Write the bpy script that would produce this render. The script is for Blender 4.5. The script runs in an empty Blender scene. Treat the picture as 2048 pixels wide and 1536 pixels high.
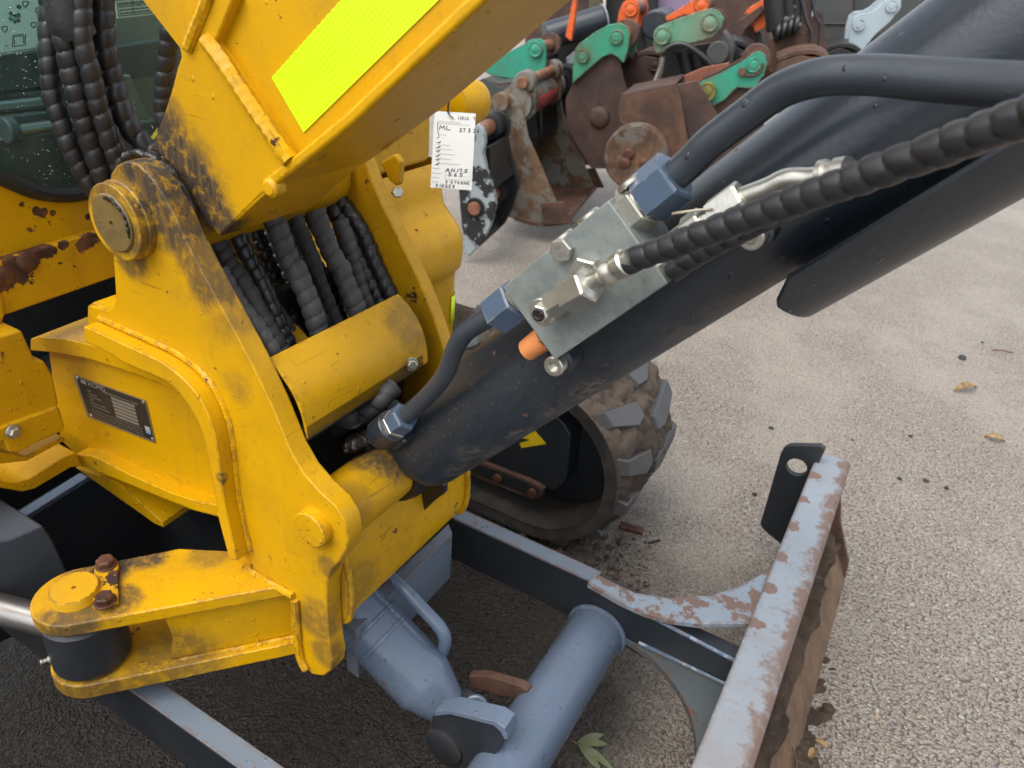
import bpy, bmesh, math, random
from mathutils import Vector, Matrix, noise as mnoise
from mathutils.geometry import tessellate_polygon
random.seed(7)
V = Vector
R = math.radians
SC = bpy.context.scene
COL = SC.collection
H = 1.13                      # camera height above the yard

# ---------------------------------------------------------------- camera
# world: x = machine forward, y = across the machine (away), z = up
FPX = 1500.0
CAMX = V((0.862, 0.502, 0.075)).normalized()     # image right
CAMZ = V((-0.403, 0.766, -0.500)).normalized()   # viewing direction
CAMX = (CAMX - CAMZ * CAMX.dot(CAMZ)).normalized()
CAMY = CAMZ.cross(CAMX) * -1                     # image up
CAMY = CAMX.cross(-CAMZ) * -1
CAMY = (-CAMZ).cross(CAMX)
cam = bpy.data.cameras.new('camera')
cam.sensor_width = 36.0
cam.lens = 36.0 * FPX / 2048
cam.clip_start = 0.02
cam.clip_end = 500
cam.dof.use_dof = True
cam.dof.focus_distance = 0.80
cam.dof.aperture_fstop = 10
camo = bpy.data.objects.new('camera', cam)
COL.objects.link(camo)
m = Matrix((CAMX, CAMY, -CAMZ)).transposed().to_4x4()
m.translation = V((0, 0, H))
camo.matrix_world = m
SC.camera = camo

# ---------------------------------------------------------------- sky, sun, exposure
SUN_EL, SUN_DIR = R(60), V((-0.30, -1.0, 0))       # towards the sun, horizontal
w = bpy.data.worlds.new('World'); SC.world = w; w.use_nodes = True
nt = w.node_tree
bg = nt.nodes['Background']
sky = nt.nodes.new('ShaderNodeTexSky'); sky.sky_type = 'NISHITA'; sky.sun_disc = False
sky.sun_elevation = SUN_EL
sky.sun_rotation = math.atan2(SUN_DIR.x, SUN_DIR.y)
sky.air_density = 1.0; sky.dust_density = 3.0; sky.ozone_density = 1.0
hs = nt.nodes.new('ShaderNodeHueSaturation'); hs.inputs['Saturation'].default_value = 0.30
nt.links.new(sky.outputs[0], hs.inputs['Color'])
nt.links.new(hs.outputs[0], bg.inputs[0])
bg.inputs[1].default_value = 0.15
sd = bpy.data.lights.new('sun', 'SUN'); sd.energy = 1.2; sd.angle = R(60); sd.color = (1, 0.95, 0.86)
so = bpy.data.objects.new('sun', sd); COL.objects.link(so)
sh = SUN_DIR.normalized()
sv = V((sh.x * math.cos(SUN_EL), sh.y * math.cos(SUN_EL), math.sin(SUN_EL)))
so.rotation_euler = sv.to_track_quat('Z', 'Y').to_euler()
SC.view_settings.view_transform = 'Standard'; SC.view_settings.look = 'None'
SC.view_settings.gamma = 1.0; SC.view_settings.exposure = 1.0
SC.cycles.max_bounces = 6; SC.cycles.diffuse_bounces = 4; SC.cycles.glossy_bounces = 3
SC.cycles.transparent_max_bounces = 8; SC.cycles.caustics_reflective = False; SC.cycles.caustics_refractive = False
SC.cycles.sample_clamp_indirect = 4.0
SC.cycles.use_adaptive_sampling = True; SC.cycles.adaptive_threshold = 0.02; SC.cycles.adaptive_min_samples = 16

# ---------------------------------------------------------------- points
def ray(u, v):
    return CAMX * ((u - 1024) / FPX) - CAMY * ((v - 768) / FPX) + CAMZ
def onplane(u, v, p0, n):
    d = ray(u, v); c = V((0, 0, H))
    return c + d * ((p0 - c).dot(n) / d.dot(n))
def PX(u, v, x): return onplane(u, v, V((x, 0, 0)), V((1, 0, 0)))
def PY(u, v, y): return onplane(u, v, V((0, y, 0)), V((0, 1, 0)))
def PZ(u, v, z): return onplane(u, v, V((0, 0, z)), V((0, 0, 1)))
def PD(u, v, d): return V((0, 0, H)) + ray(u, v) * d      # at a depth along the view axis
UX, UY, UZ = V((1, 0, 0)), V((0, 1, 0)), V((0, 0, 1))

def fillet2(pts, seg=5):
    """2D/3D polygon; a point given as (p, r) is rounded with radius r."""
    out = []
    n = len(pts)
    P = [V(p[0]) if isinstance(p[0], (tuple, Vector)) else V(p) for p in pts]
    rr = [p[1] if isinstance(p[0], (tuple, Vector)) else 0 for p in pts]
    for i in range(n):
        a, b, c = P[i - 1], P[i], P[(i + 1) % n]
        if rr[i] <= 0: out.append(b); continue
        u, w_ = (a - b), (c - b)
        r = min(rr[i], u.length * .48, w_.length * .48)
        pa, pc = b + u.normalized() * r, b + w_.normalized() * r
        for k in range(seg + 1):
            t = k / seg
            out.append(pa * (1 - t) ** 2 + b * 2 * t * (1 - t) + pc * t * t)
    return out

def smooth_path(pts, n=8, closed=False):
    """Catmull-Rom through points."""
    P = [V(p) for p in pts]; out = []
    m_ = len(P)
    rng = range(m_) if closed else range(m_ - 1)
    for i in rng:
        if closed: p0, p1, p2, p3 = P[i - 1], P[i], P[(i + 1) % m_], P[(i + 2) % m_]
        else: p0, p1, p2, p3 = P[max(i - 1, 0)], P[i], P[i + 1], P[min(i + 2, m_ - 1)]
        for k in range(n):
            t = k / n
            out.append(0.5 * ((2 * p1) + (p2 - p0) * t + (2 * p0 - 5 * p1 + 4 * p2 - p3) * t * t + (3 * p1 - p0 - 3 * p2 + p3) * t ** 3))
    if not closed: out.append(P[-1])
    return out

def basis(ax):
    ax = V(ax).normalized()
    t = V((0, 0, 1)) if abs(ax.z) < .9 else V((1, 0, 0))
    a = ax.cross(t).normalized(); b = ax.cross(a).normalized()
    return a, b, ax

class MB:
    def __init__(s): s.v = []; s.f = []
    def add(s, vs, fs):
        o = len(s.v); s.v += [V(p) for p in vs]; s.f += [tuple(i + o for i in f) for f in fs]; return s
    def prism(s, pts, ext, holes=()):
        """planar outline pushed along ext"""
        pts = [V(p) for p in pts]; ext = V(ext); n = len(pts)
        if not holes:
            s.add(pts + [p + ext for p in pts], [tuple(range(n))[::-1], tuple(range(n, 2 * n))] +
                  [(i, (i + 1) % n, n + (i + 1) % n, n + i) for i in range(n)])
        else:
            loops = [pts] + [[V(p) for p in h] for h in holes]
            allp = [p for l in loops for p in l]; N = len(allp)
            tr = tessellate_polygon(loops)
            fs = [tuple(t) for t in tr] + [tuple(i + N for i in t[::-1]) for t in tr]
            o = 0
            for l in loops:
                k = len(l)
                fs += [(o + i, o + (i + 1) % k, N + o + (i + 1) % k, N + o + i) for i in range(k)]
                o += k
            s.add(allp + [p + ext for p in allp], fs)
        return s
    def box(s, c, sx, sy, sz, ax=None):
        a, b, d = ax or (UX, UY, UZ); c = V(c)
        vs = [c + a * (sx / 2 * i) + b * (sy / 2 * j) + d * (sz / 2 * k) for k in (-1, 1) for j in (-1, 1) for i in (-1, 1)]
        return s.add(vs, [(0, 2, 3, 1), (4, 5, 7, 6), (0, 1, 5, 4), (2, 6, 7, 3), (0, 4, 6, 2), (1, 3, 7, 5)])
    def lathe(s, o, ax, prof, n=32, a0=0, a1=2 * math.pi):
        """prof = [(t, r)] along axis from o"""
        a, b, d = basis(ax); o = V(o); full = abs(a1 - a0 - 2 * math.pi) < 1e-6
        k = n if full else n + 1
        vs = []
        for t, r in prof:
            for i in range(k):
                th = a0 + (a1 - a0) * i / n
                vs.append(o + d * t + (a * math.cos(th) + b * math.sin(th)) * r)
        fs = []
        for j in range(len(prof) - 1):
            for i in range(k if full else k - 1):
                i2 = (i + 1) % k
                fs.append((j * k + i, j * k + i2, (j + 1) * k + i2, (j + 1) * k + i))
        if full:
            if prof[0][1] > 1e-6: fs.append(tuple(range(k))[::-1])
            if prof[-1][1] > 1e-6: fs.append(tuple((len(prof) - 1) * k + i for i in range(k)))
        return s.add(vs, fs)
    def cyl(s, p0, p1, r, n=28, ch=0.0):
        p0, p1 = V(p0), V(p1); L = (p1 - p0).length
        pr = [(0, r - ch), (ch, r), (L - ch, r), (L, r - ch)] if ch > 0 else [(0, r), (L, r)]
        return s.lathe(p0, p1 - p0, pr, n)
    def hexa(s, p0, ax, r, L, ch=.0015, rot=0):
        a, b, d = basis(ax); p0 = V(p0)
        vs = []
        for t, rr in ((0, r), (L - ch, r), (L, r - ch)):
            for i in range(6):
                th = rot + i * math.pi / 3
                vs.append(p0 + d * t + (a * math.cos(th) + b * math.sin(th)) * rr)
        fs = [tuple(range(6))[::-1], tuple(range(12, 18))]
        for j in range(2):
            fs += [(j * 6 + i, j * 6 + (i + 1) % 6, j * 6 + 6 + (i + 1) % 6, j * 6 + 6 + i) for i in range(6)]
        return s.add(vs, fs)
    def tube(s, path, r, n=16, cap=True, rfun=None):
        P = [V(p) for p in path]; m_ = len(P)
        T = [(P[min(i + 1, m_ - 1)] - P[max(i - 1, 0)]).normalized() for i in range(m_)]
        a, b, _ = basis(T[0]); vs = []
        for i in range(m_):
            if i:
                a = (a - T[i] * a.dot(T[i])).normalized()
            b = T[i].cross(a)
            for j in range(n):
                th = 2 * math.pi * j / n
                rr = rfun(i, th) if rfun else (r[i] if isinstance(r, list) else r)
                vs.append(P[i] + (a * math.cos(th) + b * math.sin(th)) * rr)
        fs = [(i * n + j, i * n + (j + 1) % n, (i + 1) * n + (j + 1) % n, (i + 1) * n + j) for i in range(m_ - 1) for j in range(n)]
        if cap: fs += [tuple(range(n))[::-1], tuple((m_ - 1) * n + j for j in range(n))]
        return s.add(vs, fs)
    def grid(s, fn, nu, nv, closed_u=False):
        vs = [fn(i / (nu if closed_u else nu - 1), j / (nv - 1)) for j in range(nv) for i in range(nu)]
        fs = []
        for j in range(nv - 1):
            for i in range(nu if closed_u else nu - 1):
                i2 = (i + 1) % nu
                fs.append((j * nu + i, j * nu + i2, (j + 1) * nu + i2, (j + 1) * nu + i))
        return s.add(vs, fs)
    def build(s, name, mat, parent=None, bevel=0.0, seg=2, angle=35, flat=False, solid=0.0, kind=None, sub=0):
        me = bpy.data.meshes.new(name)
        off = parent_loc(parent)
        me.from_pydata([p - off for p in s.v], [], s.f)
        bm = bmesh.new(); bm.from_mesh(me)
        bmesh.ops.remove_doubles(bm, verts=bm.verts, dist=1e-6)
        bmesh.ops.recalc_face_normals(bm, faces=bm.faces)
        bm.to_mesh(me); bm.free()
        if not flat:
            for p in me.polygons: p.use_smooth = True
            me.set_sharp_from_angle(angle=R(angle))
        o = bpy.data.objects.new(name, me); COL.objects.link(o)
        me.materials.append(mat)
        if parent: o.parent = parent
        if solid:
            md = o.modifiers.new('thickness', 'SOLIDIFY'); md.thickness = solid; md.offset = 0
        if bevel:
            md = o.modifiers.new('edge', 'BEVEL'); md.width = bevel; md.segments = seg; md.limit_method = 'ANGLE'
            md.angle_limit = R(38); md.harden_normals = True
        if sub:
            md = o.modifiers.new('sub', 'SUBSURF'); md.levels = sub; md.render_levels = sub
        if kind: o['kind'] = kind
        return o

def parent_loc(p):
    l = V((0, 0, 0))
    while p is not None:
        l += p.location; p = p.parent
    return l
def tag(o, label, cat, group=None, kind=None):
    if label: o['label'] = label
    if cat: o['category'] = cat
    if group: o['group'] = group
    if kind: o['kind'] = kind
    return o
def thing(name, label, cat, loc, group=None):
    o = bpy.data.objects.new(name, None); COL.objects.link(o); o.location = loc
    o.empty_display_size = .1
    return tag(o, label, cat, group)

def hose_mb(path, R0, pitch, n=20, per=9, depth=.16, seed=0, jitter=.0):
    """spiral-guard hose: overlapping rounded wraps along a smooth path"""
    P = smooth_path(path, 10)
    L = [0]
    for i in range(1, len(P)): L.append(L[-1] + (P[i] - P[i - 1]).length)
    step = pitch / per; k = max(int(L[-1] / step), 4); out = []; j = 0
    for i in range(k + 1):
        t = L[-1] * i / k
        while j < len(L) - 2 and L[j + 1] < t: j += 1
        q = (t - L[j]) / max(L[j + 1] - L[j], 1e-9)
        out.append(P[j].lerp(P[j + 1], q))
    rnd = random.Random(seed)
    turns = [1 + rnd.uniform(-jitter, jitter) for _ in range(int(L[-1] / pitch) + 6)]
    def rf(i, th):
        x = (L[-1] * i / k) / pitch - th / (2 * math.pi) + 2
        x += .45 * mnoise.noise(V((x * .30, seed * 1.7, 0)))
        ph = x % 1.0; tn = turns[int(x) % len(turns)]
        b = math.sin(math.pi * (ph ** .72)) ** .42        # lapped wrap: steep edge, long shoulder, sharp crease
        return R0 * (1 - depth + depth * b * tn) * (1 + .05 * mnoise.noise(V((x * .8, math.cos(th), seed))))
    return MB().tube(out, R0, n, True, rf)

def weld(path, r, seed=0):
    P = smooth_path(path, 6); L = [0]
    for i in range(1, len(P)): L.append(L[-1] + (P[i] - P[i - 1]).length)
    k = max(int(L[-1] / (r * .35)), 6); out = []; j = 0
    for i in range(k + 1):
        t = L[-1] * i / k
        while j < len(L) - 2 and L[j + 1] < t: j += 1
        out.append(P[j].lerp(P[j + 1], (t - L[j]) / max(L[j + 1] - L[j], 1e-9)))
    return MB().tube(out, r, 8, True, lambda i, th: r * (0.86 + .10 * abs(math.sin(i * .9 + .6 * math.cos(th))) + .14 * mnoise.noise(V((i * .12, th, seed)))))
# ---------------------------------------------------------------- materials
class NT:
    def __init__(s, name):
        s.m = bpy.data.materials.new(name); s.m.use_nodes = True; s.t = s.m.node_tree
        s.b = s.t.nodes['Principled BSDF']; s.out = s.t.nodes['Material Output']
        s.pos = s.t.nodes.new('ShaderNodeNewGeometry')
    def n(s, typ, **kw):
        o = s.t.nodes.new('ShaderNode' + typ)
        for k, v in kw.items(): setattr(o, k, v)
        return o
    def l(s, a, b): s.t.links.new(a, b); return s
    def setin(s, sock, val):
        if hasattr(val, 'bl_idname') or isinstance(val, bpy.types.NodeSocket): s.t.links.new(val, sock)
        else:
            if sock.type == 'RGBA' and len(val) == 3: val = (*val, 1)
            sock.default_value = val
    def P(s): return s.pos.outputs['Position']
    def map(s, vec, scale=(1, 1, 1), loc=(0, 0, 0)):
        o = s.n('Mapping'); s.setin(o.inputs[0], vec); o.inputs['Scale'].default_value = scale; o.inputs['Location'].default_value = loc
        return o.outputs[0]
    def noise(s, scale, detail=4, rough=.55, vec=None, dist=0):
        o = s.n('TexNoise'); s.setin(o.inputs['Vector'], vec or s.P())
        o.inputs['Scale'].default_value = scale; o.inputs['Detail'].default_value = detail; o.inputs['Roughness'].default_value = rough
        o.inputs['Distortion'].default_value = dist
        return o.outputs['Fac']
    def vor(s, scale, vec=None, feature='F1', out='Distance', rnd=1.0):
        o = s.n('TexVoronoi', feature=feature); s.setin(o.inputs['Vector'], vec or s.P())
        o.inputs['Scale'].default_value = scale; o.inputs['Randomness'].default_value = rnd
        return o.outputs[out]
    def ramp(s, fac, a, b, va=0.0, vb=1.0, smooth=True):
        o = s.n('MapRange', interpolation_type='SMOOTHSTEP' if smooth else 'LINEAR'); s.setin(o.inputs[0], fac)
        for i, x in zip((1, 2, 3, 4), (a, b, va, vb)): o.inputs[i].default_value = x
        return o.outputs[0]
    def math(s, op, a, b=None, clamp=False):
        o = s.n('Math', operation=op, use_clamp=clamp); s.setin(o.inputs[0], a)
        if b is not None: s.setin(o.inputs[1], b)
        return o.outputs[0]
    def mix(s, fac, a, b, mode='MIX'):
        o = s.n('Mix', data_type='RGBA', blend_type=mode); s.setin(o.inputs[0], fac); s.setin(o.inputs[6], a); s.setin(o.inputs[7], b)
        return o.outputs[2]
    def mixf(s, fac, a, b):
        o = s.n('Mix', data_type='FLOAT'); s.setin(o.inputs[0], fac); s.setin(o.inputs[2], a); s.setin(o.inputs[3], b)
        return o.outputs[0]
    def bump(s, h, dist, strength=1.0, normal=None):
        o = s.n('Bump'); s.setin(o.inputs['Height'], h); o.inputs['Distance'].default_value = dist; o.inputs['Strength'].default_value = strength
        if normal is not None: s.setin(o.inputs['Normal'], normal)
        return o.outputs[0]
    def dist(s, p):
        o = s.n('VectorMath', operation='DISTANCE'); s.setin(o.inputs[0], s.P()); o.inputs[1].default_value = p
        return o.outputs['Value']
    def edge(s, rad=.006):
        bv = s.n('Bevel', samples=4); bv.inputs[0].default_value = rad
        d = s.n('VectorMath', operation='DOT_PRODUCT'); s.l(bv.outputs[0], d.inputs[0]); s.l(s.pos.outputs['Normal'], d.inputs[1])
        return s.ramp(d.outputs['Value'], .995, .86)
    def fin(s, col, rough, metal=0.0, normal=None, spec=.5, coat=0.0):
        s.setin(s.b.inputs['Base Color'], col); s.setin(s.b.inputs['Roughness'], rough); s.setin(s.b.inputs['Metallic'], metal)
        s.setin(s.b.inputs['Specular IOR Level'], spec)
        if coat: s.b.inputs['Coat Weight'].default_value = coat; s.b.inputs['Coat Roughness'].default_value = .12
        if normal is not None: s.setin(s.b.inputs['Normal'], normal)
        return s.m

RUST = (.075, .032, .018)
GREASE = (.045, .036, .030)
def rustcol(k, sc=30):
    a = k.noise(sc, 3, .7)
    return k.mix(k.ramp(a, .35, .7), (.035, .017, .012), (.16, .065, .028))

def paint(name, col, rough=.36, dirt=(.06, .045, .03), dirt_amt=.35, chip=.5, chipcol=None, edge=.5, edgerad=.005,
          drops=.4, stains=(), spec=.5, fade=None, rustsc=30, mottle=.12, scratch=.25, dirt_scale=5.0, patch=None, chipscale=26, band=None, spots=(), specks=0.0, scratchcol=None, scratchax=(12, 12, 250), dust=()):
    k = NT(name)
    lowf = k.noise(3.3, 3)
    base = k.mix(k.ramp(lowf, .3, .7), col, tuple(c * (1 - mottle) for c in col))
    if fade: base = k.mix(k.ramp(k.noise(4.5, 4, .6), .45, .72), base, fade)
    # fine speckle of grime and a soft broad film of dirt
    film = k.ramp(k.noise(dirt_scale, 5, .66), .42, .78)
    sp = k.ramp(k.noise(95, 3, .7), .58, .72)
    streak = k.ramp(k.noise(1, 4, .65, k.map(k.P(), (38, 38, 6))), .55, .8)
    d = k.math('MULTIPLY', k.math('ADD', k.math('MULTIPLY', film, .65), k.math('ADD', k.math('MULTIPLY', streak, .35), k.math('MULTIPLY', sp, .3)), True), dirt_amt)
    c = k.mix(d, base, dirt)
    # thin rubbed scratches
    if scratch:
        sc = k.ramp(k.noise(1, 2, .5, k.map(k.P(), scratchax)), .66, .70)
        sc = k.math('MULTIPLY', sc, k.ramp(lowf, .45, .6))
        c = k.mix(k.math('MULTIPLY', sc, scratch), c, scratchcol or tuple(x * .30 for x in col))
    # chips through to rust / primer
    m_ = None
    if chip > 0 or band:
        cn = k.noise(chipscale, 6, .70)
        if band:      # more wear towards one side: (axis, from, to)
            sep = k.n('SeparateXYZ'); k.l(k.P(), sep.inputs[0])
            cn = k.math('ADD', cn, k.ramp(sep.outputs[band[0]], band[1], band[2], 0, band[3]))
        m_ = k.ramp(cn, .70 - .06 * chip - (.10 if band else 0), .715 - .06 * chip + (.03 if band else 0), smooth=False)
        if not band: m_ = k.math('MULTIPLY', m_, k.ramp(lowf, .36, .46))
    if edge > 0:
        en = k.math('MULTIPLY', k.edge(edgerad), k.ramp(k.noise(60, 4, .7), .60 - .16 * edge, .64 - .16 * edge))
        m_ = en if m_ is None else k.math('MAXIMUM', m_, en)
    if patch:
        pn = k.ramp(k.noise(patch[0], 7, .72), patch[1], patch[1] + .012, smooth=False)
        m_ = pn if m_ is None else k.math('MAXIMUM', m_, pn)
    if spots:         # bare rusty places with ragged outlines
        wb = k.math('SUBTRACT', k.noise(38, 6, .72), .5)
        for p, r0 in spots:
            q_ = k.math('ADD', k.dist(p), k.math('MULTIPLY', wb, r0 * 4.5))
            q_ = k.math('LESS_THAN', q_, r0); m_ = q_ if m_ is None else k.math('MAXIMUM', m_, q_)
    if specks:        # spatter of small dirt spots
        sv = k.n('TexVoronoi', feature='F1'); k.setin(sv.inputs['Vector'], k.P()); sv.inputs['Scale'].default_value = 170
        s2 = k.n('SeparateColor'); k.l(sv.outputs['Color'], s2.inputs[0])
        sm = k.math('MULTIPLY', k.math('GREATER_THAN', k.math('ADD', s2.outputs[2], k.ramp(film, .0, 1, -.18, .12)), 1 - .30 * specks), k.math('LESS_THAN', k.math('ADD', sv.outputs['Distance'], k.math('MULTIPLY', sp, -.1)), k.math('MULTIPLY', s2.outputs[1], .30)))
        c = k.mix(k.math('MULTIPLY', sm, k.math('MULTIPLY', s2.outputs[0], .9)), c, (.07, .045, .022))
    rg = k.mixf(d, k.ramp(lowf, .2, .8, rough * .8, rough * 1.25), .75)
    if m_ is not None:
        c = k.mix(m_, c, chipcol if chipcol else rustcol(k, rustsc)); rg = k.mixf(m_, rg, .8)
    gm = None
    if stains:
        wob = k.math('SUBTRACT', k.noise(22, 4, .68), .5)
        for p, r0, st in stains:
            dd = k.math('ADD', k.dist(p), k.math('MULTIPLY', wob, r0 * 1.1))
            g = k.math('MULTIPLY', k.ramp(dd, r0 * .55, r0 * 1.10, 1, 0), st)
            gm = g if gm is None else k.math('MAXIMUM', gm, g)
        gm = k.math('MULTIPLY', gm, k.math('MULTIPLY', k.ramp(k.noise(70, 5, .72), .34, .52, .45, 1), k.ramp(k.noise(1, 3, .6, k.map(k.P(), (160, 160, 20))), .30, .55, .82, 1)))
        c = k.mix(gm, c, GREASE); rg = k.mixf(gm, rg, .45)
    if dust:          # dried mud spatter rubbed on in places
        wob2 = k.math('SUBTRACT', k.noise(30, 5, .7), .5); dm = None
        for p, r0, st in dust:
            g = k.math('MULTIPLY', k.ramp(k.math('ADD', k.dist(p), k.math('MULTIPLY', wob2, r0 * 1.6)), r0 * .35, r0 * 1.1, 1, 0), st)
            dm = g if dm is None else k.math('MAXIMUM', dm, g)
        dm = k.math('MULTIPLY', dm, k.ramp(k.noise(120, 4, .75), .40, .62))
        c = k.mix(dm, c, (.19, .15, .115)); rg = k.mixf(dm, rg, .85)
    hh = k.math('MULTIPLY', k.noise(230, 2), .16)
    if drops > 0:
        vn = k.n('TexVoronoi', feature='F1'); k.setin(vn.inputs['Vector'], k.map(k.P(), (1, 1, .75))); vn.inputs['Scale'].default_value = 120
        sepc = k.n('SeparateColor'); k.l(vn.outputs['Color'], sepc.inputs[0])
        on_ = k.math('GREATER_THAN', sepc.outputs[0], 1 - .20 * drops)
        rad = k.math('ADD', k.math('MULTIPLY', sepc.outputs[1], .24), .09)
        hgt = k.math('SQRT', k.math('MAXIMUM', k.math('SUBTRACT', 1.0, k.math('POWER', k.math('DIVIDE', vn.outputs['Distance'], rad), 2.0)), 0.0))
        hgt = k.math('MULTIPLY', hgt, on_)
        rg = k.mixf(k.ramp(hgt, .02, .2), rg, .06)
        hh = k.math('ADD', hh, hgt)
    return k.fin(c, rg, 0.0, k.bump(hh, .0015, .85), spec)

def steel(name, col=(.42, .43, .41), rough=.42, metal=.85, stain=(.12, .12, .11), amt=.5, sc=30, bump=.0003):
    k = NT(name)
    a = k.ramp(k.noise(sc, 7, .65), .38, .72)
    sp = k.ramp(k.noise(160, 5, .7), .58, .72)
    c = k.mix(k.math('MULTIPLY', k.math('ADD', k.math('MULTIPLY', a, .7), k.math('MULTIPLY', sp, .4), True), amt), col, stain)
    return k.fin(c, k.mixf(a, rough * .85, min(1, rough * 1.4)), metal, k.bump(k.noise(300, 4), bump, .5))

def rusty(name, a=(.05, .024, .018), b=(.20, .085, .038), rough=.8, under=None, uamt=.5, sc=9, wet=.25, streaks=True):
    k = NT(name)
    n1 = k.noise(sc, 5, .68); n2 = k.noise(sc * 6, 4, .7)
    c = k.mix(k.ramp(n1, .32, .68), a, b)
    c = k.mix(k.math('MULTIPLY', k.ramp(n2, .5, .75), .5), c, (.03, .016, .013))
    if streaks:
        st = k.ramp(k.noise(1, 3, .65, k.map(k.P(), (26, 26, 3))), .5, .78)
        c = k.mix(k.math('MULTIPLY', st, .45), c, (.025, .017, .015))
    if under:
        f = k.ramp(k.noise(sc * 1.3, 6, .7), .60 - .22 * uamt, .66 - .22 * uamt)
        c = k.mix(f, c, under)
    rg = k.mixf(k.ramp(k.noise(6, 4), .4, .7), rough, rough * (1 - wet))
    return k.fin(c, rg, 0.0, k.bump(n2, .0012, .7), .4)

def plain(name, col, rough=.6, metal=0, noise_amt=.15, sc=40, bump=.0003, spec=.5):
    k = NT(name)
    c = k.mix(k.ramp(k.noise(sc, 5, .6), .3, .7), col, tuple(x * (1 - noise_amt) for x in col))
    return k.fin(c, k.ramp(k.noise(sc * .6, 4), .2, .8, rough * .88, min(1, rough * 1.12)), metal, k.bump(k.noise(sc * 6, 3), bump, .5), spec)

M = {}
YEL = (.60, .322, .002)
pinT = PY(262, 435, .46); pinB = PY(620, 1058, .46)
ZLUG = H - .690
M['yellow'] = paint('yellow_paint', YEL, spec=.32, dirt=(.075, .048, .018), dirt_amt=.55, chip=.7, specks=.5, edge=.45, drops=.7, rough=.34)
M['yellow_post'] = paint('yellow_paint_greasy', YEL, spec=.32, dirt=(.075, .048, .018), dirt_amt=.60, chip=.85, specks=.6, scratch=.55, edge=.75, drops=.8, rough=.34,
    stains=[(PY(330, 375, .478), .048, 1), (PY(300, 330, .478), .040, 1), (PY(370, 440, .478), .042, .95), (PY(405, 500, .478), .034, .75), (PY(440, 575, .478), .034, .8), (PY(475, 640, .478), .030, .45), (PY(262, 515, .46), .030, .75), (PY(225, 390, .452), .040, .75), (PY(262, 470, .447), .030, .8), (PY(290, 480, .447), .022, .8), (PY(640, 1230, .46), .030, .5), (PZ(420, 1110, ZLUG), .030, .5), (PY(500, 760, .478), .03, .35), (PY(700, 1010, .50), .03, .4), (PY(830, 640, .70), .05, .5),
            (PY(770, 900, .58), .050, .9), (PZ(140, 1235, ZLUG), .040, .85), (PZ(215, 1130, ZLUG), .045, 1), (PZ(285, 1110, ZLUG), .034, .95), (PZ(235, 1200, ZLUG), .030, .8),
            (PZ(160, 1390, ZLUG - .11), .060, .75), (PZ(340, 1330, ZLUG - .11), .07, .65), (PY(632, 1245, .46), .035, .6), (PY(655, 1310, .46), .03, .6), (PY(660, 1140, .46), .02, .6),
            (PY(750, 1060, .60), .05, .5), (PY(730, 1180, .50), .05, .45), (PY(445, 960, .44), .010, .9), (PY(800, 760, .66), .035, .5)])
M['yellow_boom'] = paint('yellow_paint_boom', YEL, spec=.32, dirt=(.075, .048, .018), dirt_amt=.48, chip=.6, specks=.4, scratch=.4, edge=.35, drops=.5, rough=.36,
    stains=[(PY(325, 300, .50), .062, 1), (PY(372, 345, .50), .05, 1), (PY(400, 400, .50), .052, 1), (PY(430, 450, .50), .045, .95), (PY(340, 240, .50), .03, .6)])
M['yellow_panel'] = paint('yellow_paint_panel', YEL, spec=.32, dirt=(.075, .048, .018), dirt_amt=.42, chip=.9, specks=.5, edge=.25, drops=.35, rough=.36, spots=[(PX(72, 422, -.95), .0045), (PX(88, 424, -.95), .0055), (PX(105, 426, -.95), .004), (PX(175, 435, -.95), .004), (PX(815, 440, -.82), .010)])
M['yellow_rusted'] = paint('yellow_paint_flaking', YEL, spec=.32, dirt=(.075, .048, .018), dirt_amt=.45, chip=.9, specks=.5, edge=.5, drops=.35, rough=.4, spots=[(PX(30, 533, -.938), .022), (PX(60, 510, -.938), .020), (PX(92, 500, -.938), .013), (PX(180, 478, -.938), .012), (PX(168, 490, -.938), .008), (PX(5, 555, -.938), .017), (PX(125, 488, -.938), .006), (PZ(230, 1165, ZLUG), .014)])
M['navy'] = paint('dark_cylinder_paint', (.017, .025, .036), rough=.32, dirt=(.075, .072, .068), dirt_amt=.26, chip=.5, edge=0, drops=.5, mottle=.25, scratch=.6, scratchcol=(.13, .125, .12), scratchax=(330, 70, 330), chipcol=(.11, .06, .04), spec=.6, specks=.25)
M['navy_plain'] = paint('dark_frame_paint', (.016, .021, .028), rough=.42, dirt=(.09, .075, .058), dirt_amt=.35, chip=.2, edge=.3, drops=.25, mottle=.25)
M['blade_grey'] = paint('blade_paint', (.135, .17, .215), rough=.45, dirt=(.12, .075, .05), dirt_amt=.3, chip=.9, edge=1.0, edgerad=.010, drops=.3, rustsc=24, chipscale=30, chipcol=(.145, .095, .078))
M['blade_top'] = paint('blade_paint_worn', (.255, .295, .335), rough=.48, dirt=(.19, .13, .10), dirt_amt=.65, chip=.35, edge=1.2, edgerad=.012, drops=.2, chipscale=34, chipcol=(.165, .112, .092), band=(0, -.010, .030, .26), spots=[(V((-.030, .9 + .09 * i, .285)), .012) for i in range(6)])
M['blade_rust'] = paint('gusset_paint_worn', (.21, .255, .305), rough=.5, dirt=(.17, .10, .07), dirt_amt=.4, chip=1.0, edge=1.0, edgerad=.012, drops=.2, patch=(16, .50), chipcol=(.145, .095, .078))
M['tube_grey'] = paint('frame_tube_paint', (.115, .155, .22), rough=.22, dirt=(.07, .055, .045), dirt_amt=.4, chip=1.0, edge=.3, drops=.6, rustsc=30)
M['steelgrey'] = steel('zinc_plated_block', (.27, .30, .285), .45, .35, (.10, .12, .115), 1.0, 26)
M['zinc'] = steel('zinc_plated_fitting', (.56, .55, .49), .32, .9, (.22, .20, .16), .55, 45)
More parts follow.
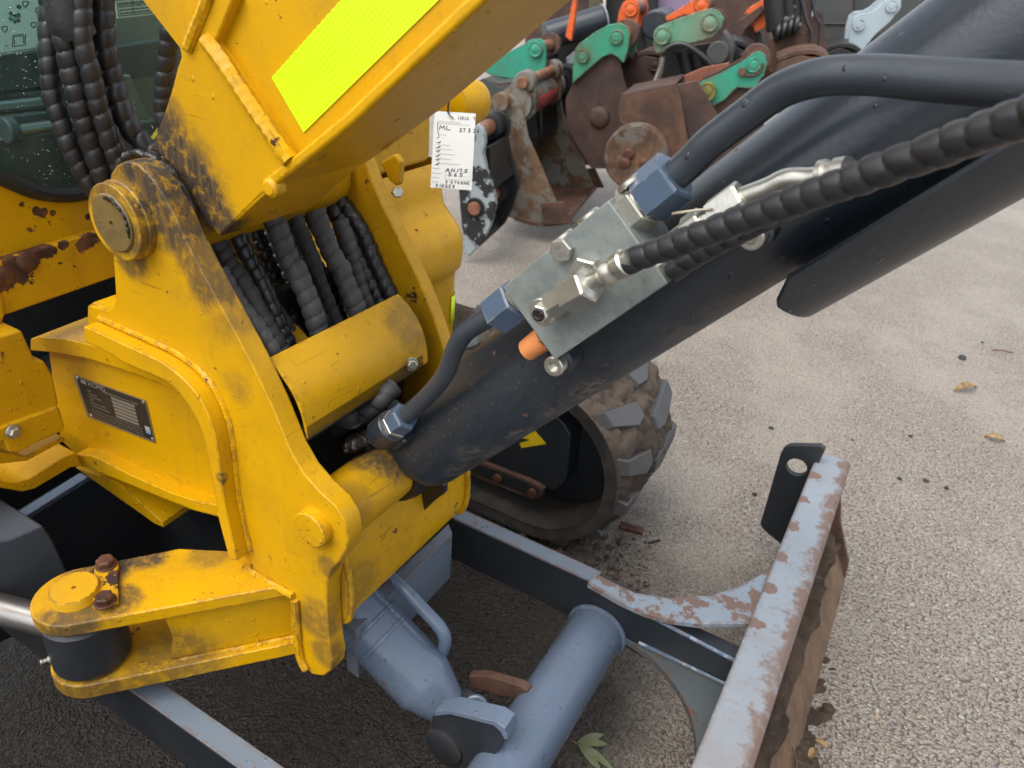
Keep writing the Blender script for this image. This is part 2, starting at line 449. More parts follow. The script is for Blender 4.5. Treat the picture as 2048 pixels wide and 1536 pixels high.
M['chrome'] = steel('polished_rod', (.30, .29, .28), .36, .9, (.25, .24, .22), .4, 12)
M['bluenut'] = paint('painted_nut', (.065, .10, .155), rough=.34, dirt=(.10, .10, .10), dirt_amt=.2, chip=.3, edge=.4, edgerad=.002, drops=.3, chipcol=(.30, .28, .22))
M['pipe'] = paint('painted_pipe', (.036, .045, .058), rough=.36, dirt=(.09, .085, .08), dirt_amt=.2, chip=.2, edge=0, drops=.6, mottle=.2, chipcol=(.2, .17, .13))
M['rubber'] = plain('hose_guard_plastic', (.022, .023, .026), .38, 0, .35, 22, .0004)
M['rubber_dusty'] = plain('dusty_hose_guard_plastic', (.052, .052, .052), .62, 0, .4, 18, .0004)
M['gasket'] = plain('window_rubber', (.025, .027, .027), .55, 0, .4, 14)
M['black'] = plain('black_void_paint', (.008, .008, .009), .7, 0, .3, 12)
M['rustbolt'] = rusty('rusted_bolt', (.045, .018, .012), (.13, .05, .026), .6, None, 0, 30, .5, False)
M['rust'] = rusty('rusted_steel', (.05, .028, .022), (.13, .068, .046), .75)
M['greasy'] = plain('grease', (.016, .013, .011), .32, 0, .4, 60, .002)
M['pinface'] = paint('greasy_pin', (.17, .115, .035), rough=.42, dirt=(.028, .022, .016), dirt_amt=1.3, chip=.2, edge=.2, drops=.3, dirt_scale=16)
M['white'] = plain('white_card', (.56, .57, .56), .5, 0, .06, 12, .0001)
M['ink'] = plain('black_ink', (.02, .02, .022), .6)
M['greyprint'] = plain('grey_print', (.42, .42, .42), .6)
M['blueprint'] = plain('blue_print', (.03, .07, .25), .5)
M['orange'] = plain('orange_plastic_cap', (.66, .24, .075), .55, 0, .25, 40)
M['brass'] = steel('brass_fitting', (.36, .30, .16), .42, .8, (.14, .11, .07), .5, 40)
def reflective():
    k = NT('lime_reflective_film')
    vv = k.n('VectorMath', operation='DOT_PRODUCT'); k.setin(vv.inputs[0], k.P()); vv.inputs[1].default_value = BD
    vw = k.n('VectorMath', operation='DOT_PRODUCT'); k.setin(vw.inputs[0], k.P()); vw.inputs[1].default_value = BW
    def lines(s, f):
        fr = k.math('FRACT', k.math('MULTIPLY', s, f)); return k.ramp(k.math('ABSOLUTE', k.math('SUBTRACT', fr, .5)), .42, .48)
    g = k.math('MAXIMUM', lines(vv.outputs['Value'], 230), lines(vw.outputs['Value'], 230))
    c = k.mix(k.math('MULTIPLY', g, .35), (.56, .90, .003), (.68, .95, .06))
    dirt = k.ramp(k.noise(25, 8, .7), .64, .70)
    c = k.mix(dirt, c, (.16, .20, .02))
    return k.fin(c, .3, 0, k.bump(g, .0004, .5), .5)
# ---------------------------------------------------------------- frames of the two inclined members
eb, ec = R(39.7), R(48.0)
BD, BW = V((math.cos(eb), 0, math.sin(eb))), V((-math.sin(eb), 0, math.cos(eb)))
CD, CW = V((math.cos(ec), 0, math.sin(ec))), V((-math.sin(ec), 0, math.cos(ec)))
ORG = V((0, 0, H))
def CY(s, w_, y): return ORG + CD * s + CW * w_ + UY * y
def BY(s, w_, y): return ORG + BD * s + BW * w_ + UY * y
M['lime'] = reflective()
M['yellow_pin'] = paint('yellow_pin_paint', YEL, dirt=(.10, .065, .02), dirt_amt=.3, chip=.5, edge=.9, edgerad=.004, drops=.3)

EX = thing('mini_excavator', 'yellow mini excavator with swing post, boom, dark hydraulic cylinder and dozer blade', 'excavator', (-.60, .614, 0))
Y0, Y1, YF0, YF1 = .46, .485, .745, .768
def polyY(pts, y): return [PY(u, v, y) for u, v in pts]

# ================================================================ swing post
nearpx = [(214, 378), (221, 347), (232, 331), (246, 323), (262, 323), (278, 331), (295, 347), (312, 368), (347, 427), (369, 477), (396, 530), (445, 620), (502, 725),
          (545, 815), (581, 903), (606, 946), (638, 983), (671, 1013), (690, 1044), (697, 1078), (692, 1104), (680, 1122), (663, 1141), (654, 1170), (654, 1215), (659, 1284),
          (666, 1320), (663, 1341), (648, 1353), (625, 1350), (606, 1333), (596, 1300), (588, 1200), (520, 1160), (470, 1122), (452, 1000), (440, 940), (425, 880), (405, 838),
          (375, 800), (335, 765), (290, 738), (240, 715), (200, 696), (174, 672), (174, 630), (178, 612), (192, 614), (214, 621), (225, 615), (231, 598), (226, 524), (220, 452)]
post = MB().prism(polyY(nearpx, Y0), (0, Y1 - Y0, 0)).build('swing_post', M['yellow_post'], EX, .0025, 2)
post['label'] = 'yellow swing post side plate with grease stains and chipped edges'
# far side plate: same form, set across the yoke
farl = [PY(u, v, Y0) for u, v in nearpx[:30]]
fp = [V((p.x - (.012 if p.z < .52 else 0.0), YF0, p.z)) for p in farl]
fp = [p for p in fp if p.z > .36] + [V((-.58, YF0, .36)), V((-.62, YF0, .60))]
MB().prism(fp, (0, YF1 - YF0, 0)).build('side_plate', M['yellow_post'], post, .0025, 2)
# top boss rings and pin
c0 = V((pinT.x - .003, 0, pinT.z - .002))
def cy_y(mb, c, y0, y1, r, n=48, ch=.002): return mb.cyl(V((c.x, y0, c.z)), V((c.x, y1, c.z)), r, n, ch)
cy_y(MB(), c0, .4515, .462, .041).build('boss_ring', M['yellow_post'], post)
ring = MB().lathe(V((c0.x, .4425, c0.z)), UY, [(0, .0315), (0, .0385), (.001, .0395), (.010, .0395), (.010, .0315)], 56).build('collar', M['yellow_post'], post)
pin = MB().lathe(V((c0.x, .4395, c0.z)), UY, [(.003, .0), (.003, .0025), (0, .0027), (0, .0285), (.0015, .030), (.02, .030), (.30, .030)], 56).build('boom_pin', M['pinface'], post)
pin['label'] = 'greasy dark round pin end at the boom foot'
# glossy smear of grease along the upper rim of the pin
rnd = random.Random(3); gp = []
for i in range(26):
    a_ = R(95 - i * 4.6); rr = .0265 + rnd.uniform(-.0015, .0018)
    gp.append(V((c0.x + rr * math.cos(a_), .4388 + rnd.uniform(-.0006, .0004), c0.z + rr * math.sin(a_))))
MB().tube(gp, [.0011 + rnd.uniform(-.0005, .0008) for _ in gp], 8).build('grease', M['greasy'], post)
# grease worm squeezed out between post and boom foot
gp = []
for i in range(17):
    a_ = R(138 - i * 9.6); rr = .060 + rnd.uniform(-.003, .003)
    gp.append(V((c0.x + rr * math.cos(a_), .4905 + rnd.uniform(-.002, .002), c0.z + rr * math.sin(a_))))
gs = smooth_path(gp, 5)
MB().tube(gs, [.0045 + .0022 * mnoise.noise(V((i * .35, 2, 5))) for i in range(len(gs))], 10).build('grease', M['greasy'], post)
# lower pin boss
cb = V((pinB.x, 0, pinB.z))
MB().lathe(V((PY(617, 1062, .447).x, .447, PY(617, 1062, .447).z)), UY, [(.002, 0), (.002, .0018), (0, .0020), (0, .0205), (.0015, .0225), (.016, .0225)], 48).build('cylinder_pin', M['yellow_post'], post)
tb = V((-.473, 0, H - .567))
MB().lathe(V((tb.x, .484, tb.z)), UY, [(0, .040), (.01, .037), (.108, .037), (.111, .034), (.111, .025)], 48).build('spacer_tube', M['yellow_post'], post)
MB().lathe(V((tb.x, .664, tb.z)), UY, [(0, .034), (.003, .037), (.08, .037)], 40).build('spacer_tube', M['yellow_post'], post)
# curved flange standing proud along the rear edge
up = [(166, 652), (205, 670), (244, 688), (283, 706), (320, 724), (361, 754), (391, 786), (412, 822), (429, 868), (440, 930), (448, 1000), (456, 1040), (475, 1122)]
lo = [(168, 684), (192, 695), (215, 706), (254, 729), (300, 748), (340, 769), (371, 803), (392, 838), (405, 870), (418, 925), (430, 1000), (437, 1040), (458, 1119)]
fu = smooth_path([PY(u, v, .44) for u, v in up], 4); fl = smooth_path([PY(u, v, .44) for u, v in lo], 4)
MB().prism(fu + fl[::-1], (0, .17, 0)).build('flange', M['yellow_post'], post, .002, 2)
weld([p + V((.002, .0195, .004)) for p in fu], .0042, 4).build('weld', M['yellow_post'], post)
# small shelf block at the rear of the eye
MB().prism(polyY([(175, 612), (186, 604), (214, 621), (214, 645), (174, 634)], .462), (0, .12, 0)).build('rear_shelf', M['yellow_post'], post, .002)
# guard sheet between the plates
a0, a1 = PY(533, 718, .487), PY(612, 880, .487)
ch = a1 - a0; nrm = V((ch.z, 0, -ch.x)).normalized()
if nrm.x < 0: nrm = -nrm
prof = []
for i in range(15):
    t = i / 14
    prof.append(a0 + ch * t + nrm * (.017 * math.sin(math.pi * min(1, t * .90 + .05)) ** .9))
back = [p - nrm * .004 for p in prof[::-1]]
gd = MB().prism(prof + back, (0, .222, 0)).build('guard', M['yellow_post'], post, .001)
gd['label'] = 'rolled yellow cover between the post plates'
MB().prism([p + V((0, .001, 0)) for p in prof[-3:]] + [prof[-1] + V((-.012, .001, -.014)), prof[-3] + V((-.016, .001, -.008))], (0, .21, 0)).build('rubber_lip', M['gasket'], post)
bq = PY(822, 728, .672); bax = V((.75, -.55, .25)).normalized()
bl = MB().cyl(bq, bq + bax * .003, .0088, 24, .0006).hexa(bq + bax * .003, bax, .0066, .0055).build('bolt', M['zinc'], post)
# front closing plate below the pin
q0 = PY(735, 1085, .487); q1 = PY(690, 1150, .487); q2 = PY(684, 1244, .487)
fr = smooth_path([V((tb.x + .006, .486, tb.z - .036)), V((tb.x + .014, .486, tb.z - .055)), V((-.452, .486, tb.z - .09)), V((-.451, .486, tb.z - .13)), V((-.458, .486, tb.z - .158)), V((-.475, .486, tb.z - .168)), V((-.52, .486, tb.z - .170))], 5)
MB().prism(fr + [p + V((-.014, 0, .006)) for p in fr[::-1]], (0, YF0 - .487, 0)).build('front_plate', M['yellow_post'], post, .001)
weld([p + V((.003, .003, 0)) for p in fr[:24]], .0042, 8).build('weld', M['yellow_post'], post)
weld([V((p.x + .002, YF0 - .003, p.z)) for p in fr[:24]], .005, 9).build('weld', M['yellow_post'], post)
# dark plate added to black out the bright gap in the yoke
MB().prism([V((-.60, .488, .42)), V((-.592, .488, .42)), V((-.555, .488, .645)), V((-.563, .488, .645))], (0, .255, 0)).build('dark_backing', M['navy_plain'], post)
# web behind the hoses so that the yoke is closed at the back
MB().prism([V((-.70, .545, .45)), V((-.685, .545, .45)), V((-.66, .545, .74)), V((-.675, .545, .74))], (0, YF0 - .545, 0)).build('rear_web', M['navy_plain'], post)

# ---- swing lug with clevis
ZT, ZTb, ZBt, ZB = H - .690, H - .7085, H - .792, H - .815
def lugpx(z, pts): return [PZ(u, v, z) for u, v in pts]
pc = PZ(152, 1190, ZT)                                   # pin centre
e1, e2 = PZ(585, 1193, ZT), PZ(452, 1072, ZT)
fd = (PZ(580, 1190, ZT) - PZ(130, 1275, ZT)); fd.z = 0; fd.normalize()
sd_ = V((-fd.y, fd.x, 0))
rl = .047
def round_end(c, r, z):
    out = []
    a_s = math.atan2(sd_.y, sd_.x)
    for i in range(19): 
        th = a_s + math.pi * i / 18
        out.append(V((c.x + r * math.cos(th), c.y + r * math.sin(th), z)))
    return out
def lugplate(z, th):
    # rounded about the pin, widening into the post plate
    pts = round_end(pc, rl, z)
    near_ = pc - sd_ * rl
    pts += [V((near_.x, near_.y, z)) + fd * .235, V((-.50, .475, z)), V((-.62, .475, z)), V((pc.x, pc.y, z)) + sd_ * (rl + .006) + fd * .11]
    return MB().prism(pts, (0, 0, -th))
lugplate(ZT, ZT - ZTb).build('lug_plate', M['yellow_post'], post, .0025, 3)
lugplate(ZBt, ZBt - ZB).build('lug_plate', M['yellow_post'], post, .0025, 3)
# upright web that joins the two lug plates (with the clevis slot cut out)
nb = pc - sd_ * (rl - .012)
w0 = nb + fd * .090; w1 = nb + fd * .252
MB().prism([V((w0.x, w0.y, ZTb)), V((w1.x, w1.y, ZTb)), V((w1.x, w1.y, ZBt)), V((w0.x + fd.x * -.002, w0.y + fd.y * -.002, ZBt)), V((w0.x + fd.x * .006, w0.y + fd.y * .006, ZTb - .045))], sd_ * .075).build('lug_web', M['yellow_post'], post, .004, 3)
weld([V((w0.x, w0.y, ZBt)) - sd_ * .003 + fd * .01, V((w1.x, w1.y, ZBt)) - sd_ * .003], .0045, 2).build('weld', M['yellow_post'], post)
weld([PY(489, 1133, .458), PY(530, 1160, .458), PY(588, 1192, .458)], .0055, 5).build('weld', M['yellow_post'], post)
weld([PY(590, 1200, .457), PY(594, 1260, .457), PY(600, 1312, .457), PY(612, 1338, .457)], .006, 6).build('weld', M['yellow_post'], post)
# lug pin with its keeper plate and rusty bolts
lp = MB().lathe(V((pc.x, pc.y, ZT - .12)), UZ, [(0, .027), (.130, .027), (.1325, .0255), (.1325, .0022), (.1300, .0020), (.1300, .0)], 44).build('lug_pin', M['yellow_pin'], post)
kp = PZ(216, 1180, ZT)
k1, k2 = PZ(213, 1132, ZT + .006), PZ(211, 1205, ZT + .006)
kd = (k2 - k1).normalized(); kn = V((-kd.y, kd.x, 0))
km = (k1 + k2) / 2
MB().box(V((km.x, km.y, ZT + .0035)), .066, .026, .007, (kd, kn, UZ)).build('keeper_plate', M['yellow_rusted'], post, .001)
for kk in (k1, k2):
    b_ = V((kk.x, kk.y, ZT + .007))
    MB().cyl(b_, b_ + UZ * .0025, .0125, 24, .0006).hexa(b_ + UZ * .0025, UZ, .0105, .0085, .0018, random.random()).build('bolt', M['rustbolt'], post)
# swing cylinder: eye in the clevis and rod leading back out of view
sc_ = MB().lathe(V((pc.x, pc.y, ZBt + .003)), UZ, [(0, .041), (.003, .044), (.070, .044), (.074, .040)], 40).build('swing_cylinder', M['navy_plain'], EX)
rdir = (PZ(0, 1215, H - .75) - V((pc.x, pc.y, H - .75))); rdir.z = 0; rdir.normalize()
rp = V((pc.x, pc.y, H - .752))
MB().cyl(rp + rdir * .036, rp + rdir * .5, .0185, 28, .002).build('rod', M['chrome'], sc_)
gz = PZ(122, 1360, H - .785)
gax = V((-.35, -.9, .1)).normalized()
g0 = V((pc.x, pc.y, H - .775)) + gax * .040
MB().cyl(g0, g0 + gax * .006, .0048, 12, .0006).cyl(g0 + gax * .006, g0 + gax * .011, .0028, 10).cyl(g0 + gax * .011, g0 + gax * .014, .0035, 10, .0008).build('grease_nipple', M['zinc'], sc_)

# ================================================================ house bracket with data plate
HB = V((-1, -.055, 0)).normalized()
hb0 = V((-.64, .515, 0))
hn = V((HB.y, -HB.x, 0)); hn = hn if hn.y < 0 else -hn
def PH(u, v, off=0.0): return onplane(u, v, hb0 + hn * off, hn)
br = MB().prism([PH(u, v) for u, v in [(95, 690), (200, 705), (300, 735), (400, 780), (500, 860), (520, 1000), (520, 1060), (436, 1035), (380, 1020), (280, 980), (200, 935), (150, 908), (120, 880)]], -hn * .12).build('house_bracket', M['yellow'], EX, .002)
br['label'] = 'yellow swing bracket of the house behind the data plate'
ledge = [PH(u, v, .012) for u, v in [(60, 678), (75, 673), (130, 678), (175, 688), (245, 708), (320, 738), (400, 790), (400, 815), (330, 772), (250, 742), (175, 718), (100, 705), (60, 702)]]
MB().prism(ledge, -hn * .20).build('top_ledge', M['yellow'], br, .002)
foot = [PH(u, v, .020) for u, v in [(150, 908), (185, 912), (260, 950), (340, 985), (400, 1005), (440, 1010), (440, 1035), (390, 1022), (320, 995), (230, 958), (180, 938), (155, 932)]]
MB().prism(foot, -hn * .16).build('bottom_flange', M['yellow'], br, .002)
MB().prism([PH(u, v, -.005) for u, v in [(150, 935), (235, 965), (325, 1045), (328, 1055), (310, 1048)]], -hn * .05).build('gusset', M['yellow'], br, .001)
# far-side inside of the bracket, in shade
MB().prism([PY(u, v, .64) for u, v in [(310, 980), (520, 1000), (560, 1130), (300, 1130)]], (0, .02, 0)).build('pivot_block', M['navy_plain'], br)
# bolted cover at the left of the plate, facing forward
XV = -.900
cov = MB().prism([PX(u, v, XV) for u, v in [(-90, 690), (0, 672), (40, 660), (46, 664), (70, 718), (90, 722), (107, 752), (117, 800), (119, 812), (-90, 895)]], (-.05, 0, 0)).build('bracket_cover', M['yellow'], br, .004, 3)
MB().prism([PX(u, v, XV + .006) for u, v in [(-90, 893), (20, 848), (118, 813), (130, 850), (128, 862), (70, 888), (38, 906), (20, 906), (8, 882), (-90, 925)]], (-.03, 0, 0)).build('cover_lip', M['yellow'], br, .003, 3)
MB().prism([PX(u, v, XV - .012) for u, v in [(-90, 925), (0, 902), (50, 914), (127, 874), (133, 880), (55, 922), (-90, 940)]], (-.03, 0, 0)).build('cover_edge', M['yellow'], br, .002)
bq = PX(25, 862, XV + .006)
MB().cyl(bq, bq + UX * .003, .0095, 24, .0006).hexa(bq + UX * .003, UX, .0072, .006).build('bolt', M['zinc'], br)
MB().prism([PX(u, v, -.935) for u, v in [(-90, 965), (0, 962), (30, 966), (60, 957), (128, 914), (152, 905), (165, 932), (140, 936), (70, 978), (45, 984), (0, 976), (-90, 985)]], (-.10, 0, 0)).build('bottom_flange', M['yellow'], br, .002)
# data plate
def dp(a, b, off=.0125):
    """a along (0..1), b down (0..1)"""
    tl, tr, bl_, br_ = (148, 749), (292, 801), (176, 833), (312, 886)
    u = (tl[0] * (1 - a) + tr[0] * a) * (1 - b) + (bl_[0] * (1 - a) + br_[0] * a) * b
    v = (tl[1] * (1 - a) + tr[1] * a) * (1 - b) + (bl_[1] * (1 - a) + br_[1] * a) * b
    return PH(u, v, off)
OFFP = .0025
def dquad(mb, a0_, b0_, a1_, b1_, off, th=.0003):
    mb.prism([dp(a0_, b0_, off), dp(a1_, b0_, off), dp(a1_, b1_, off), dp(a0_, b1_, off)], hn * th); return mb
pl = dquad(MB(), 0, 0, 1, 1, .0006, .0012).build('data_plate', plain('anodised_plate_edge', (.30, .27, .22), .4, .6, .2, 60), EX, .0003)
pl['label'] = 'black data plate riveted to the yellow bracket'
dquad(MB(), .025, .035, .975, .965, .0019).build('plate_face', plain('black_plate_print', (.02, .018, .015), .45), pl)
lt = MB()
for i in range(6): dquad(lt, .47, .235 + i * .085, .80, .235 + i * .085 + .058, .0023, .0002)
lt2 = MB(); rnd = random.Random(5)
def words(mb, a_, b_, wid, hgt, n):
    x = a_
    for i in range(n):
        w_ = wid / n * rnd.uniform(.55, .85); dquad(mb, x, b_, x + w_, b_ + hgt, .0023, .0002); x += wid / n
words(lt2, .36, .165, .5, .035, 22)
for b_, wd, n in ((.275, .06, 3), (.345, .13, 6), (.415, .17, 8), (.495, .04, 2), (.57, .22, 9), (.645, .26, 11)): words(lt2, .13, b_, wd, .035, n)
for b_ in (.76, .83, .90): words(lt2, .10, b_, .74, .022, 30)
lt.build('blank_fields', plain('plate_silver', (.33, .31, .27), .45, .5, .15, 60), pl)
lt2.build('small_print', plain('plate_print', (.20, .18, .15), .5, .3), pl)
bq2 = dquad(MB(), .885, .66, .955, .78, .0023, .0002); bq2.build('mark', plain('plate_mark', (.36, .36, .36), .5), pl)
dquad(MB(), .885, .79, .955, .83, .0023, .0002).build('mark', plain('plate_blue', (.16, .35, .48), .5), pl)
for a_, b_ in ((.03, .06), (.95, .07), (.06, .93), (.955, .93)):
    r0 = dp(a_, b_, .002); MB().lathe(r0, hn, [(0, .0026), (.0009, .0022), (.0014, .0)], 14).build('rivet', M['zinc'], pl)

def text_mb(body, o, ax, ay, size, ext=.0002, shear=0, align='LEFT'):
    cu = bpy.data.curves.new('lettering', 'FONT'); cu.body = body; cu.size = 1.0; cu.shear = shear; cu.align_x = align; cu.resolution_u = 3
    ob = bpy.data.objects.new('lettering_tmp', cu); COL.objects.link(ob)
    dg = bpy.context.evaluated_depsgraph_get(); me = bpy.data.meshes.new_from_object(ob.evaluated_get(dg))
    mb = MB(); vs = [v.co.copy() for v in me.vertices]; fs = [tuple(p.vertices) for p in me.polygons]
    ax, ay = V(ax), V(ay)
    mb.add([V(o) + ax * (v.x * size) + ay * (v.y * size) for v in vs], fs)
    bpy.data.objects.remove(ob); bpy.data.curves.remove(cu); bpy.data.meshes.remove(me)
    return mb
ax = (dp(1, 0) - dp(0, 0)); ay = dp(0, 0) - dp(0, 1); La = ax.length; Lb = ay.length
text_mb('XCMG', dp(.165, .155, .0024), ax.normalized() * 1.25, ay.normalized(), Lb * .15).build('lettering', plain('plate_lettering', (.50, .46, .38), .45, .3), pl, flat=True)
lm = MB(); dquad(lm, .075, .04 + .02, .145, .155, .0023, .0002); lm.build('emblem', plain('plate_emblem', (.42, .38, .31), .45, .3), pl)
# ================================================================ boom
YB0, YB1 = .500, .632        # foot casting
yb0, yb1 = .511, .626        # box section
# foot: traced on its near face
footpx = [(293, 300), (306, 285), (318, 250), (334, 205), (345, 170), (352, 140), (361, 112), (357, 98), (362, 85), (405, -10), (470, -10), (430, 85), (500, 190), (580, 315), (545, 376), (520, 392), (438, 473), (405, 440), (380, 385), (345, 335), (315, 305)]
fp_ = [PY(u, v, YB0) for u, v in footpx]
boom = MB().prism(fp_, (0, YB1 - YB0, 0)).build('boom', M['yellow_boom'], EX, .006, 3)
boom['label'] = 'yellow boom leaning up and back over the swing post, with a lime reflective strip'
def bs(u, v, y):
    p = PY(u, v, y) - ORG; return p.dot(BD), p.dot(BW)
# box: near side plate
sA, wA = bs(585, 330, yb0); 
w_lo = bs(700, 262, yb0)[1]; w_hi = .42
s0 = bs(575, 300, yb0)[0] - .05
near_pts = [(s0 - .02, w_hi), (s0 + .02, w_lo + .03), (s0 + .06, w_lo), (.12, w_lo), (.12, w_hi + .1)]
MB().prism([BY(s, w_, yb0) for s, w_ in near_pts], (0, .008, 0)).build('side_plate', M['yellow_boom'], boom, .001)
MB().prism([BY(s, w_, yb1 - .008) for s, w_ in near_pts], (0, .008, 0)).build('side_plate', M['yellow_boom'], boom, .001)
# bottom plate: projects as a lip beyond the near side plate, bends towards the foot
yl_ = .4955
lipn = [PY(540, 378, yl_), PY(600, 333, yl_), PY(700, 253, yl_), PY(973, 0, yl_), PY(1240, -250, yl_)]
up_ = BW * .011
MB().prism([p for p in lipn] + [p + up_ for p in lipn[::-1]], (0, .634 - yl_, 0)).build('bottom_plate', M['yellow_boom'], boom, .004, 3)
MB().prism([PY(438, 474, YB0 + .001), PY(541, 380, YB0 + .001), PY(560, 350, YB0 + .001), PY(450, 445, YB0 + .001)], (0, .631 - YB0, 0)).build('foot_underside', M['yellow_boom'], boom, .002)
MB().cyl(V((pinT.x, .49, pinT.z)), V((pinT.x, .742, pinT.z)), .050, 40, .003).build('foot_hub', M['yellow_boom'], boom)
# weld ridge between foot and box
weld([PY(u, v, YB0 - .001) for u, v in [(412, 78), (440, 115), (500, 205), (560, 292), (582, 322)]], .0085, 3).build('weld', M['yellow_boom'], boom)
weld([PY(u, v, YB0 - .001) for u, v in [(375, 98), (390, 60), (412, 5), (420, -20)]], .006, 31).build('weld', M['yellow_boom'], boom)
tip = PY(540, 376, yl_)
MB().lathe(tip, -UY, [(-.012, .009), (0, .0095), (.003, .006), (.0035, 0)], 20).build('weld_end', M['yellow_boom'], boom)
# lime strip
def st(u, v): return PY(u, v, yb0 - .0012)
k0, k1_, k2_ = st(543, 156), st(607, 265), st(700, 174)
sd0, sd1 = bs(543, 156, yb0 - .0012), bs(607, 265, yb0 - .0012)
rnd = random.Random(11); n_ = 90; s_a = sd1[0]; s_b = s_a + .32
top = []; bot = []
for i in range(n_ + 1):
    t = i / n_; top.append(BY(s_a + (s_b - s_a) * t, sd0[1] + (.0006 if i % 2 else -.0002), yb0 - .0012)); bot.append(BY(s_a + (s_b - s_a) * t, sd1[1], yb0 - .0012))
strip = MB().prism(bot + top[::-1], (0, .0011, 0)).build('reflective_strip', M['lime'], boom)
strip['label'] = 'lime green reflective strip with a grid texture'

# ================================================================ boom cylinder
YC, RB, WC = .632, .0562, -.0297
pr = [(0, .012), (.002, .034), (.008, .047), (.018, .0535), (.030, RB), (.035, RB)] + [(.05 + i * .1, RB) for i in range(9)]
M['navy_barrel'] = paint('dark_barrel_paint', (.017, .025, .036), rough=.32, dirt=(.075, .072, .068), dirt_amt=.24, chip=.5, edge=0, drops=.5, mottle=.25, scratch=.6, scratchcol=(.13, .125, .12), scratchax=(330, 70, 330), chipcol=(.11, .06, .04), spec=.6, specks=.25,
    dust=[(CY(-.70 + .055 * i, WC - RB * .93, YC - .022), .026 + .006 * (i % 3), .55 + .1 * (i % 2)) for i in range(10)] + [(CY(-.60, WC - RB * .7, YC - .04), .03, .4)],
    spots=[(CY(-.50, WC - RB * .55, YC - .045), .0035), (CY(-.63, WC - RB * .3, YC - .05), .003), (CY(-.665, WC - RB * .5, YC - .045), .003)])
barrel = MB().lathe(CY(-.722, WC, YC), CD, pr, 64).build('boom_cylinder', M['navy_barrel'], EX)
barrel['label'] = 'big dark boom cylinder slanting up to the right with a valve block on it'
# eye at its foot, with greasy collar
ep = CY(-.742, WC, YC)
MB().lathe(V((ep.x, .602, ep.z)), UY, [(0, .026), (0, .042), (.004, .047), (.056, .047), (.060, .042), (.060, .026)], 44).build('cylinder_eye', M['greasy'], barrel)
MB().lathe(V((ep.x, .594, ep.z)), UY, [(0, .030), (0, .043), (.006, .045), (.012, .042)], 40).build('grease_seal', M['greasy'], barrel)
# bracket tab with a slot below the eye
tq = [PY(u, v, .640) for u, v in [(826, 985), (852, 968), (876, 958), (888, 972), (888, 988), (866, 1004), (846, 1024), (838, 1022), (832, 1008)]]
MB().prism(tq, (0, .010, 0)).build('grease_flap', M['greasy'], barrel, .002)
# grease clods around the collar
rnd = random.Random(21)
def clod(c, r, seed, mat, name, parent, sq=(1, 1, 1), n=10, amp=.35):
    def fn(a_, b_):
        th, ph = a_ * 2 * math.pi, b_ * math.pi
        d = V((math.sin(ph) * math.cos(th), math.sin(ph) * math.sin(th), math.cos(ph)))
        k_ = 1 + amp * mnoise.noise(d * 1.7 + V((seed, seed * .7, 0))) + amp * .6 * mnoise.noise(d * 4 + V((seed, 2, 0)))
        return V(c) + V((d.x * sq[0], d.y * sq[1], d.z * sq[2])) * (r * k_)
    return MB().grid(fn, n * 2, n, True).build(name, mat, parent, angle=60)
for i, (u, v, y, r) in enumerate([(712, 885, .56, .012), (728, 878, .57, .011), (745, 872, .575, .010), (700, 893, .555, .009), (760, 885, .585, .008), (735, 892, .575, .008)]):
    clod(PY(u, v, y), r, i * 3.1, M['greasy'], 'grease', barrel, (1, 1.2, .7))
# lower port: stub, nut, bent pipe up to the block
s_, w_ = (PY(775, 860, .565) - ORG).dot(CD), (PY(775, 860, .565) - ORG).dot(CW)
bo = CY(s_ - .022, w_, .565)
stub = MB().lathe(bo, CD, [(0, .008), (.003, .016), (.009, .0195), (.034, .0195), (.036, .018)], 36).build('port_boss', M['navy'], barrel)
MB().box(CY(s_ - .002, w_ - .012, .58), .028, .026, .03, (CD, CW, UY)).build('port_pad', M['navy'], barrel, .004, 3)
MB().hexa(CY(s_ + .014, w_, .565), CD, .0175, .006, .001, .3).build('port_washer', M['zinc'], barrel)
MB().hexa(CY(s_ + .020, w_, .565), CD, .0168, .020, .0022, .3).build('pipe_nut', M['bluenut'], barrel)
pp = [CY(s_ + .036, w_, .565), CY(s_ + .060, w_ + .001, .563)] + [PY(u, v, y) for u, v, y in [(868, 778, .558), (892, 745, .553), (908, 702, .550), (928, 668, .548), (960, 645, .548), (995, 625, .549)]]
MB().tube(smooth_path(pp, 7), .0095, 20).build('hard_pipe', M['pipe'], barrel)
# valve block
BYF = .530; sL, sR, wT, wB = -.388, -.259, .0495, -.0285
blk = MB().box(CY((sL + sR) / 2, (wT + wB) / 2, BYF + .030), sR - sL, wT - wB, .060, (CD, CW, UY)).build('valve_block', M['steelgrey'], barrel, .0012)
blk['label'] = 'grey zinc plated valve block on the boom cylinder'
def bolt_head(s, w_, y, r, L, mat=M['zinc'], mark=True):
    p = CY(s, w_, y); mb = MB().hexa(p, -UY, r, L, .0012, .4)
    return mb.build('block_bolt', mat, barrel)
q = PY(1128, 498, BYF); qs, qw = (q - ORG).dot(CD), (q - ORG).dot(CW)
bolt_head(qs, qw, BYF, .0100, .0075)
text_mb('SFC', CY(qs, qw - .0052, BYF - .0079), (CD * .9 + CW * -.3).normalized(), (CW * .9 + CD * .3).normalized(), .0052, align='CENTER').build('lettering', plain('bolt_stamp', (.36, .36, .34), .4, .7), barrel, flat=True)
text_mb('8.8', CY(qs, qw + .0022, BYF - .0079), (CD * .9 + CW * -.3).normalized(), (CW * .9 + CD * .3).normalized(), .0042, align='CENTER').build('lettering', plain('bolt_stamp_marks', (.36, .36, .34), .4, .7), barrel, flat=True)
